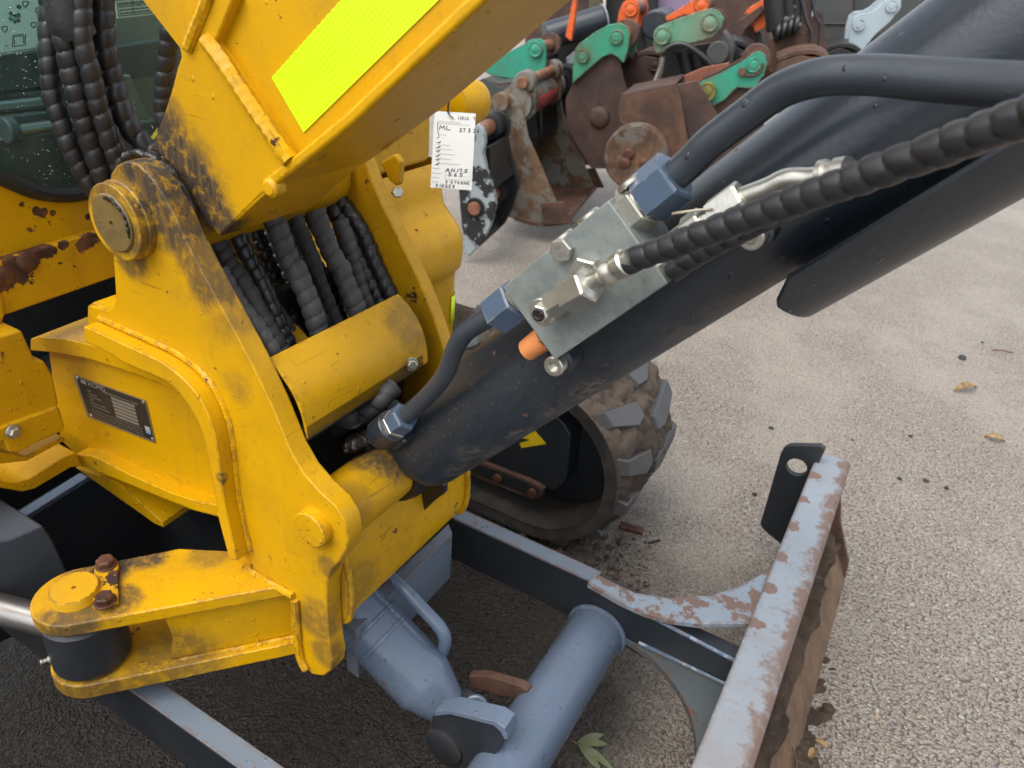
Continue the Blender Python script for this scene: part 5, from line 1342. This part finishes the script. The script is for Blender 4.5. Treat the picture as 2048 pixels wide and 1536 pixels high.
M['b_green_grey'] = paint('bucket_green_worn', (.10, .27, .17), .5, dirt=(.15, .11, .055), dirt_amt=1.1, chip=1.1, edge=1, edgerad=.02, drops=0, scratch=.2, dirt_scale=6, fade=(.27, .26, .20))
M['b_orange'] = paint('bucket_orange', (.72, .12, .02), .45, dirt=(.12, .07, .04), dirt_amt=.3, chip=.6, edge=.7, edgerad=.02, drops=0, scratch=.2)
M['b_greywhite'] = paint('ear_light_grey', (.28, .32, .34), .42, dirt=(.08, .07, .06), dirt_amt=.3, chip=.3, edge=.6, edgerad=.015, drops=0, scratch=.2, chipcol=(.015, .015, .016))
M['b_black'] = plain('bucket_black', (.014, .015, .016), .42, 0, .35, 9, .0005)
M['b_pale'] = paint('ear_pale_blue', (.34, .42, .47), .45, dirt_amt=.2, chip=.4, edge=.4, edgerad=.02, drops=0)
M['b_pin'] = rusty('rusted_pin', (.12, .05, .028), (.28, .13, .075), .5, None, 0, 20, .4, False)

# 1: grey and black hitch with two rusty pins
D = 2.75; o1 = [(926, 243), (950, 246), (963, 255), (969, 268), (970, 284), (966, 307), (972, 336), (981, 365), (989, 392), (991, 412), (980, 453), (962, 490), (938, 513), (928, 505), (922, 440), (917, 380), (912, 300), (914, 260)]
A = thing('quick_hitch', 'upright quick hitch, chipped light grey outside and black inside, with two rusty pins', 'quick hitch', ground_loc(940, 500, D))
WD = .30
M['hitch_paint'] = paint('hitch_side_paint', (.30, .345, .365), .42, dirt=(.08, .07, .06), dirt_amt=.35, chip=.3, edge=.6, edgerad=.012, drops=0, scratch=.2, chipcol=(.014, .014, .015),
    spots=[(PQ(958, 352, D), .040), (PQ(975, 380, D), .030), (PQ(925, 430, D), .060), (PQ(945, 455, D), .050), (PQ(985, 425, D), .030), (PQ(925, 390, D), .030), (PQ(962, 480, D), .030)])
plate(o1, D, .03, 'side_plate', M['hitch_paint'], A)
plate(o1, D, .03, 'side_plate', M['b_black'], A, .004, WD)
rod(938, 274, D, .0, WD, .030, 'pin', M['b_pin'], A)
rod(951, 415, D, -.022, WD, .026, 'pin', M['b_pin'], A)
for off in (WD - .07,):
    c_ = PQ(938, 274, D); MB().lathe(c_ + QD * off, QD, [(0, .040), (.004, .052), (.05, .052), (.07, .05)], 28).build('pin_collar', M['b_black'], A)
    c_ = PQ(951, 415, D); MB().lathe(c_ + QD * off, QD, [(0, .034), (.004, .046), (.05, .046), (.07, .045)], 28).build('pin_collar', M['b_black'], A)
c_ = PQ(951, 415, D); MB().lathe(c_ - QD * .012, QD, [(0, .028), (0, .038), (.015, .040)], 28).build('pin_collar', M['b_black'], A)
shell([(930, 300), (926, 380), (932, 440), (945, 500)], D, .02, WD, .02, 'back_plate', M['b_black'], A)
shell([(960, 300), (962, 350), (975, 385)], D, .06, WD, .02, 'inner_plate', M['b_black'], A)

# 2: beige bucket with a red spray mark
D = 3.16; A = thing('digging_bucket', 'beige and rust bucket with a red spray painted mark, mouth towards the camera', 'bucket', ground_loc(1080, 450, D), 'buckets stored in rows')
sideo = [(1000, 210), (1003, 195), (1018, 186), (1035, 200), (1046, 220), (1055, 272), (1083, 335), (1110, 400), (1130, 446), (1078, 453), (1030, 440), (985, 420), (975, 330), (985, 250)]
WD = .62
plate(sideo, D, .02, 'side_plate', M['b_beige'], A)
plate(sideo, D, .02, 'side_plate', M['b_beige'], A, .004, WD)
shell([(1046, 222), (1018, 188), (1000, 205), (985, 250), (976, 330), (986, 420), (1030, 440)], D, .02, WD, .014, 'shell', M['b_grey'], A)
shell([(1030, 440), (1078, 452), (1135, 448)], D, -.01, WD + .02, .02, 'cutting_edge', M['rust'], A)
plate([(1083, 403), (1128, 402), (1150, 446), (1090, 446)], D, .018, 'side_cutter', M['rust'], A, .003, -.022)
plate([(1083, 403), (1128, 402), (1150, 446), (1090, 446)], D, .018, 'side_cutter', M['rust'], A, .003, WD + .022)
tt = PQ(1028, 208, D); MB().cyl(tt + QD * .015, tt + QD * (WD), .070, 32).build('torque_tube', M['b_beige'], A)
ear = [(1040, 236), (1022, 225), (1018, 190), (1030, 160), (1040, 146), (1056, 142), (1070, 150), (1076, 166), (1075, 226), (1062, 240)]
eo = .05
for off in (eo, eo + .44):
    plate([(u - 12, v + 4) for u, v in ear], D, .022, 'ear', M['b_beige'], A, .004, off)
    c_ = PQ(1044, 166, D) + QD * off; MB().lathe(c_ - QD * .022, QD, [(0, .02), (0, .040), (.004, .044), (.066, .044), (.07, .04)], 24).build('pin_boss', M['b_beige'], A)
rod(1044, 166, D, eo - .05, eo + .50, .022, 'pin', M['b_pin'], A)
c_ = PQ(1004, 203, D); MB().lathe(c_ - QD * .03, QD, [(0, .018), (0, .034), (.004, .037), (.05, .037)], 22).build('pin_boss', M['b_beige'], A)
# red spray paint on the tube, with scrawled strokes
k = NT('red_spray'); f = k.ramp(k.noise(14, 5), .3, .6); c = k.mix(f, (.62, .05, .05), (.42, .07, .055)); M['spray'] = k.fin(c, .6)
def tubept(s_, a_, r_=.0706): return tt + QD * s_ + (RD_ * math.cos(a_) + UZ * math.sin(a_)) * r_
rnd = random.Random(2)
edge_n = 26; loop_ = []
MB().grid(lambda a_, b_: tubept(.15 + .30 * b_ + .012 * mnoise.noise(V((a_ * 5, b_ * 5, 0))), R(-52 + 68 * a_ + 9 * mnoise.noise(V((b_ * 6, 1, a_)))), .0712), 10, 14).build('spray_mark', M['spray'], A)
mb = MB()
for i in range(11):
    s_ = .165 + i * .025; pts = [tubept(s_ + rnd.uniform(-.006, .006), R(t), .0722) for t in (-40, -22, -5, 8)]
    mb.tube(pts, .0022, 5)
mb.build('scrawl', plain('dark_scrawl', (.11, .03, .03), .7), A)

# 3: green eared dark bucket half hidden by the boom
D = 3.6; A = thing('digging_bucket', 'dark bucket with a bright green ear, half hidden by the boom', 'bucket', ground_loc(1000, 330, D), 'buckets stored in rows')
g1 = [(1040, 92), (1062, 79), (1080, 77), (1091, 88), (1092, 120), (1088, 166), (1050, 162), (985, 152), (960, 140), (1000, 112)]
plate(g1, D, .022, 'ear', M['b_green'], A)
plate([(u - 3, v + 3) for u, v in g1], D, .022, 'ear', M['b_black'], A, .004, .26)
boss(1072, 98, D, .034, .02, 'pin_boss', M['b_green'], A)
rod(1072, 98, D, -.01, .30, .026, 'pin', M['b_pin'], A)
c_ = PQ(1072, 98, D) + QD * .24; MB().lathe(c_, QD, [(0, .03), (0, .05), (.05, .05)], 24).build('pin_collar', M['rust'], A)
plate([(985, 150), (1012, 166), (1055, 160), (1100, 158), (1095, 260), (1020, 300), (930, 290), (935, 220), (960, 160)], D, .02, 'side_plate', M['b_grey'], A, .004, -.12)
MB().prism([PQ(u, v, D) - QD * .12 for u, v in [(985, 150), (1012, 166), (1055, 160), (1050, 154), (1010, 158)]], QD * .5).build('top_plate', M['b_grey'], A, .004)
shell([(1100, 158), (1085, 200), (1090, 270)], D, -.12, .4, .02, 'shell', M['b_black'], A)
plate([(1095, 130), (1118, 112), (1140, 98), (1152, 104), (1148, 118), (1132, 122), (1146, 128), (1120, 142), (1098, 148)], D, .03, 'hook', M['b_greywhite'], A, .004, .35)

# 4: rusty bucket with a big dirty green ear
D = 3.45; A = thing('digging_bucket', 'brown rusted bucket with a big dirty green ear plate, left of centre in the rows', 'bucket', ground_loc(1230, 330, D), 'buckets stored in rows')
g2 = [(1150, 97), (1160, 86), (1190, 64), (1218, 49), (1238, 46), (1252, 52), (1259, 66), (1256, 100), (1247, 127), (1236, 116), (1222, 108), (1206, 114), (1185, 132), (1162, 152), (1144, 168), (1146, 130)]
plate(g2, D, .024, 'ear', M['b_green_dirty'], A)
plate([(u - 4, v + 4) for u, v in g2], D, .024, 'ear', M['b_green_dirty'], A, .004, .27)
for u, v in ((1233, 74), (1166, 112)): boss(u, v, D, .028, .014, 'pin_boss', M['b_green_dirty'], A)
rod(1233, 74, D, -.005, .30, .03, 'pin', M['b_pin'], A)
c_ = PQ(1233, 74, D) + QD * .2; MB().lathe(c_, QD, [(0, .04), (.0, .058), (.07, .058)], 24).build('pin_collar', M['rust'], A)
s4 = [(1144, 168), (1185, 131), (1208, 112), (1224, 110), (1237, 122), (1245, 160), (1256, 188), (1275, 270), (1290, 340), (1180, 340), (1130, 260), (1128, 200)]
plate(s4, D, .02, 'side_plate', M['b_rust'], A, .004, .026)
plate(s4, D, .02, 'side_plate', M['b_rust'], A, .004, .50)
shell([(1237, 122), (1205, 113), (1150, 165), (1130, 220), (1140, 300), (1180, 340)], D, .04, .50, .02, 'shell', M['b_rust'], A)
c_ = PQ(1196, 236, D); MB().lathe(c_ + QD * .005, QD, [(0, .01), (0, .03), (.01, .045), (.03, .05)], 24).build('side_boss', M['b_rust'], A)

# 5: flat rusty plate with round end disc
D = 3.05; A = thing('rusty_attachment', 'rusty plate attachment with a round streaked end disc, in front of the other buckets', 'attachment', ground_loc(1300, 390, D))
plate([(1243, 190), (1300, 178), (1352, 168), (1362, 196), (1372, 262), (1394, 345), (1330, 352), (1305, 300), (1240, 245), (1236, 215)], D, .025, 'face_plate', M['b_rust2'], A, .004)
MB().prism([PQ(u, v, D) for u, v in [(1243, 188), (1352, 166), (1352, 170), (1243, 192)]], QD * .30).build('top_plate', M['b_rust'], A, .003)
c_ = PQ(1275, 310, D); MB().lathe(c_ - QD * .06, QD, [(0, .0), (0, .118), (.012, .126), (.10, .126)], 44).build('end_disc', rusty('streaked_rust', (.05, .028, .018), (.15, .08, .042), .7, (.10, .09, .075), .4, 9), A)
for u, v in ((1255, 318), (1295, 320), (1262, 300)):
    c_ = PQ(u, v, D); MB().lathe(c_ - QD * .075, QD, [(0, .0), (0, .012), (.005, .022), (.02, .024)], 16).build('bolt', M['rustbolt'], A)
plate([(1352, 170), (1392, 162), (1440, 240), (1470, 330), (1394, 345), (1372, 262)], D, .02, 'side_plate', M['b_rust'], A, .004, .02)

# 6: worn green hitch carrying a hose
D = 3.5; A = thing('quick_hitch', 'worn green and rust quick hitch with a loop of black hose below it', 'quick hitch', ground_loc(1380, 280, D))
g6 = [(1308, 62), (1316, 53), (1340, 43), (1400, 22), (1420, 17), (1438, 22), (1448, 38), (1444, 56), (1425, 76), (1380, 88), (1330, 104), (1312, 108), (1306, 88)]
plate(g6, D, .024, 'side_plate', M['b_green_grey'], A)
plate([(u - 2, v + 3) for u, v in g6], D, .024, 'side_plate', M['b_rust'], A, .004, .26)
for u, v in ((1325, 71), (1420, 44)): boss(u, v, D, .036, .022, 'pin_boss', M['b_green_grey'], A); rod(u, v, D, 0, .26, .026, 'pin', M['b_pin'], A)
MB().tube(smooth_path([PQ(u, v, D) - QD * .03 for u, v in [(1332, 98), (1352, 88), (1375, 90), (1405, 110), (1425, 130), (1436, 150)]], 6), .012, 12).build('hose', M['rubber'], A)
shell([(1430, 80), (1445, 100), (1440, 130)], D, .02, .22, .04, 'cylinder_mount', M['b_grey'], A)
c_ = PQ(1436, 105, D); MB().cyl(c_ - QD * .02, c_ + QD * .2, .045, 28, .004).build('ram_head', M['b_grey'], A)
plate([(1310, 108), (1440, 90), (1470, 150), (1350, 170), (1300, 170)], D, .02, 'inner_plate', M['b_black'], A, .004, .24)
MB().tube(smooth_path([PQ(u, v, D) + QD * .05 for u, v in [(1322, 116), (1318, 140), (1308, 165), (1300, 178)]], 5), .013, 10).build('steel_link', M['zinc'], A)
for x0, x1 in ((1360, 1372), (1385, 1400)):
    MB().cyl(PQ(x0, 105, D) + QD * .1, PQ(x1, 150, D) + QD * .1, .03, 16).build('ram', M['b_black'], A)

# 7: bright green eared rusty bucket
D = 3.12; A = thing('digging_bucket', 'rusty bucket with a clean bright green ear plate, nearest the dark cylinder', 'bucket', ground_loc(1440, 350, D), 'buckets stored in rows')
g7 = [(1395, 172), (1402, 164), (1440, 148), (1490, 120), (1508, 105), (1520, 103), (1531, 111), (1534, 126), (1528, 150), (1508, 176), (1490, 176), (1474, 174), (1450, 198), (1410, 222), (1384, 237), (1388, 205)]
hc_ = [PQ(1397 + 5 * math.cos(t), 210 + 5 * math.sin(t), D) for t in [2 * math.pi * i / 14 for i in range(14)]]
plate(g7, D, .022, 'ear', M['b_green'], A, 0, 0, [hc_])
plate([(u - 4, v + 4) for u, v in g7], D, .022, 'ear', M['b_rust'], A, .004, .25)
boss(1508, 130, D, .026, .014, 'pin_boss', M['b_green'], A)
boss(1415, 182, D, .034, .03, 'pin_boss', rusty('olive_boss', (.10, .10, .02), (.19, .17, .04), .7), A)
rod(1508, 130, D, 0, .26, .028, 'pin', M['b_pin'], A)
c_ = PQ(1508, 130, D) + QD * .2; MB().lathe(c_, QD, [(0, .035), (0, .055), (.07, .055)], 24).build('pin_collar', M['rust'], A)
b_ = PQ(1484, 143, D); MB().hexa(b_, -QD, .016, .02).build('bolt', M['rust'], A)
MB().tube(smooth_path([PQ(u, v, D) - QD * .008 for u, v in [(1490, 150), (1508, 150), (1522, 140), (1526, 126)]], 5), .005, 8).build('pin_clip', M['rust'], A)
s7_ = [(1384, 236), (1412, 221), (1452, 197), (1476, 176), (1492, 178), (1510, 190), (1530, 260), (1480, 360), (1400, 380), (1368, 330), (1366, 270)]
plate(s7_, D, .02, 'side_plate', M['b_rust'], A, .004, .024)
shell([(1510, 190), (1492, 178), (1470, 180), (1400, 228), (1366, 270), (1368, 330), (1400, 380)], D, .03, .45, .02, 'shell', M['b_rust'], A)
MB().prism([PQ(u, v, D) + QD * .28 for u, v in [(1352, 168), (1395, 150), (1450, 140), (1450, 152), (1395, 190), (1356, 205)]], QD * .02).build('wear_plate', rusty('red_primer', (.20, .07, .04), (.30, .12, .07), .6), A, .003)

# 8: orange eared buckets at the back
D = 4.2
A = thing('digging_bucket', 'bucket with a rounded orange ear pair at the top, above the dirty green one', 'bucket', ground_loc(1255, 250, D), 'buckets stored in rows')
g8 = [(1232, 56), (1238, 22), (1246, 5), (1262, -6), (1274, 2), (1278, 18), (1276, 50), (1262, 64)]
plate(g8, D, .03, 'ear', M['b_orange'], A); plate(g8, D, .03, 'ear', M['b_orange'], A, .004, .30); boss(1262, 18, D, .035, .015, 'pin_boss', M['b_orange'], A); rod(1262, 18, D, 0, .32, .036, 'pin', M['b_pin'], A)
plate([(1225, 60), (1280, 55), (1300, 150), (1220, 160)], D, .03, 'side_plate', M['b_black'], A, .004, .05)
c_ = PQ(1310, 50, D); MB().cyl(c_, c_ + QD * .4, .07, 30, .01).build('roller', M['navy'], A)
A = thing('digging_bucket', 'bucket with a long tapering orange ear behind the worn green hitch', 'bucket', ground_loc(1380, 250, D), 'buckets stored in rows')
g9 = [(1322, 46), (1330, 34), (1358, 18), (1385, 0), (1400, -8), (1415, -2), (1420, 12), (1410, 24), (1390, 30), (1368, 30), (1345, 40)]
plate(g9, D, .03, 'ear', M['b_orange'], A); plate([(u - 4, v + 2) for u, v in g9], D, .03, 'ear', M['b_rust'], A, .004, .35); boss(1403, 10, D, .034, .012, 'pin_boss', M['b_orange'], A); rod(1403, 10, D, 0, .40, .04, 'pin', M['b_pin'], A)
plate([(1325, 45), (1420, 15), (1450, 120), (1330, 140)], D, .03, 'side_plate', M['b_rust'], A, .004, .05)
A = thing('digging_bucket', 'rusty bucket with a hooked orange ear right of the worn green hitch', 'bucket', ground_loc(1510, 230, D), 'buckets stored in rows')
g10 = [(1486, 30), (1500, 14), (1524, 0), (1538, 0), (1545, 10), (1540, 34), (1528, 56), (1511, 66), (1504, 52), (1490, 46), (1512, 30), (1524, 14), (1500, 28)]
plate(g10, D, .03, 'ear', M['b_orange'], A)
plate([(1478, 40), (1524, 10), (1530, 20), (1490, 60), (1470, 110), (1462, 100)], D, .03, 'ear', M['b_rust'], A, .004, -.03)
s10 = [(1470, 60), (1500, 48), (1512, 66), (1522, 105), (1545, 110), (1540, 160), (1480, 170), (1450, 130)]
plate(s10, D, .03, 'side_plate', M['b_rust'], A, .004, .05); shell([(1512, 66), (1522, 105), (1540, 150)], D, .05, .5, .02, 'shell', M['b_grey'], A)
# black rolled shaft with an orange bracket
D = 4.0; A = thing('rolled_shaft', 'glossy black drum lying behind the boom with an orange bracket on it', 'drum', ground_loc(1170, 300, D))
a_, b_ = PQ(1090, 74, D), PQ(1194, 42, D) + QD * .15
MB().cyl(a_, b_, .066, 40, .006).build('drum', M['navy'], A)
MB().lathe(b_, b_ - a_, [(0, .06), (0, .072), (.008, .072), (.01, .06)], 36).build('rim', M['b_greywhite'], A)
plate([(1140, 70), (1148, 30), (1156, -10), (1164, -10), (1160, 28), (1152, 80)], D, .03, 'bracket', M['b_orange'], A, .003, -.10)
plate([(1080, 80), (1200, 60), (1210, 140), (1100, 180)], D, .03, 'stand', M['b_black'], A, .004, .2)

# 9: greasy grapple parts and bucket at the top right
D = 4.1; A = thing('grapple_attachment', 'black greasy grapple head with hoses over a rusty bucket at the top', 'attachment', ground_loc(1590, 220, D))
for (u0, v0, u1, v1, r) in [(1548, -10, 1555, 60, .05), (1575, -20, 1582, 55, .035), (1600, -20, 1592, 45, .03), (1560, 20, 1600, 15, .03), (1545, 66, 1598, 44, .034), (1552, 48, 1590, 40, .04)]:
    MB().cyl(PQ(u0, v0, D), PQ(u1, v1, D), r, 18, .004).build('grapple_limb', M['b_black'], A)
for i, x in enumerate((1550, 1562, 1574, 1586)):
    c_ = PQ(x, 63 - i * 5, D); MB().lathe(c_ - QD * .05, RD_, [(0, .03), (.006, .042), (.02, .042), (.026, .03)], 18).build('ring', M['b_black'], A)
MB().cyl(PQ(1590, 52, D) - QD * .06, PQ(1601, 46, D) - QD * .06, .010, 12).build('spindle', M['zinc'], A)
plate([(1538, 80), (1600, 62), (1612, 66), (1618, 130), (1560, 160), (1535, 140)], D, .03, 'side_plate', M['b_rust2'], A, .004, -.02)
plate([(1612, 66), (1634, 20), (1648, 30), (1660, 130), (1618, 140)], D, .03, 'side_plate', M['b_rust'], A, .004, .10)
for pts in ([(1600, -10), (1612, 40), (1622, 70), (1608, 110)], [(1622, -10), (1630, 30), (1640, 50), (1636, 90)]):
    MB().tube(smooth_path([PQ(u, v, D) - QD * .04 for u, v in pts], 5), .008, 8).build('hose', M['rubber'], A)
for (u0, v0, u1, v1) in ((1528, -10, 1556, 100), (1536, -10, 1542, 80)):
    MB().cyl(PQ(u0, v0, D) + QD * .06, PQ(u1, v1, D) + QD * .06, .008, 10).build('steel_bar', M['zinc'], A)
# 10: pale ear
D = 4.5; A = thing('digging_bucket', 'pale blue grey ear plate of a bucket just above the dark cylinder', 'bucket', ground_loc(1740, 200, D), 'buckets stored in rows')
g11 = [(1694, 110), (1700, 60), (1706, 38), (1718, 28), (1738, 26), (1752, 18), (1770, 2), (1790, -8), (1802, -2), (1802, 16), (1780, 44), (1750, 70), (1720, 110)]
plate(g11, D, .03, 'ear', M['b_pale'], A); plate(g11, D, .03, 'ear', M['b_pale'], A, .004, .3)
for u, v in ((1718, 50), (1783, 12)): boss(u, v, D, .028, .012, 'pin_boss', M['b_pale'], A)
plate([(1690, 110), (1760, 70), (1800, 160), (1700, 190)], D, .03, 'side_plate', M['b_grey'], A, .004, .05)
# 11: grey hopper behind
D = 5.0; A = thing('steel_hopper', 'tall grey steel hopper with seams at the back of the yard', 'hopper', ground_loc(1680, 190, D))
plate([(1624, 190), (1630, -60), (1705, -60), (1712, 190)], D, .06, 'panel', M['b_grey'], A, .01)
plate([(1705, -60), (1900, -60), (1900, 190), (1712, 190)], D, .06, 'panel', M['b_grey'], A, .01, .05)
plate([(1560, -60), (1626, -60), (1622, 190), (1560, 190)], D, .06, 'panel', M['b_rust'], A, .01, .04)
for v in (45, 78): MB().prism([PQ(1630, v, D) - QD * .012, PQ(1708, v + 1, D) - QD * .012, PQ(1708, v + 4, D) - QD * .012, PQ(1630, v + 3, D) - QD * .012], QD * .013).build('seam', M['b_grey'], A, .003)
# 12: dark row at the very back, and a mauve skip
D = 5.2; A = thing('mauve_skip', 'mauve painted skip glimpsed between the orange ears', 'skip', ground_loc(1440, 180, D))
plate([(1290, 190), (1300, -60), (1480, -60), (1490, 190)], D, .05, 'side', paint('mauve_paint', (.27, .20, .32), .5, dirt_amt=.4, chip=.5, edge=.3, drops=0), A, .01)
plate([(1310, 190), (1330, 40), (1470, -20), (1480, 190)], D, .05, 'rib', M['b_black'], A, .01, -.1)
D = 5.0; A = thing('old_bucket', 'dark mossy bucket standing at the back behind the drum', 'bucket', ground_loc(1200, 200, D), 'buckets stored in rows')
plate([(1040, 200), (1060, -60), (1180, -60), (1186, 200)], D, .05, 'side_plate', M['b_rust'], A, .01)
plate([(1186, 200), (1180, -60), (1206, -60), (1212, 200)], D, .05, 'side_plate', rusty('mossy_rust', (.03, .03, .02), (.14, .12, .07), .8, None, 0, 12), A, .01, -.06)
plate([(1206, 200), (1204, -60), (1310, -60), (1310, 200)], D, .05, 'side_plate', M['b_black'], A, .01, .1)
D = 4.9; A = thing('old_bucket', 'brown rusty bucket in shade behind the hooked orange ear', 'bucket', ground_loc(1520, 200, D), 'buckets stored in rows')
plate([(1420, 200), (1430, -60), (1570, -60), (1570, 200)], D, .05, 'side_plate', M['b_rust'], A, .01)

# further dark buckets that close the gaps between the rows
for (D, px_, wd_, mat_, lab) in [
    (3.85, [(1085, 190), (1100, 150), (1135, 140), (1150, 165), (1165, 230), (1180, 330), (1080, 340), (1070, 250)], .4, 'b_black', 'black bucket body in the shade between the beige bucket and the dirty green ear'),
    (3.95, [(1255, 130), (1290, 110), (1330, 120), (1345, 170), (1330, 260), (1260, 270), (1245, 190)], .4, 'b_rust', 'dark rusty bucket behind the flat rusty plate'),
    (3.80, [(1440, 95), (1470, 90), (1500, 110), (1520, 200), (1450, 230), (1430, 150)], .35, 'b_black', 'black bucket body under the hooked orange ear'),
    (3.75, [(1555, 125), (1600, 110), (1650, 120), (1690, 200), (1560, 240), (1540, 180)], .4, 'b_rust2', 'rusty bucket right behind the bend of the thick pipe'),
    (4.4, [(1640, 110), (1680, 95), (1720, 110), (1740, 180), (1650, 200)], .4, 'b_black', 'black bucket corner left of the pale ear')]:
    A = thing('digging_bucket', lab, 'bucket', ground_loc(px_[-2][0], px_[-2][1], D), 'buckets stored in rows')
    plate(px_, D, .025, 'side_plate', M[mat_], A); plate(px_, D, .025, 'side_plate', M[mat_], A, .004, wd_)
    shell(px_[:4], D, .0, wd_, .02, 'shell', M[mat_], A)
    u_, v_ = (px_[1][0] + px_[2][0]) / 2, (px_[1][1] + px_[2][1]) / 2 + 14
    boss(u_, v_, D, .03, .015, 'pin_boss', M[mat_], A); rod(u_, v_, D, 0, wd_, .024, 'pin', M['b_pin'], A)
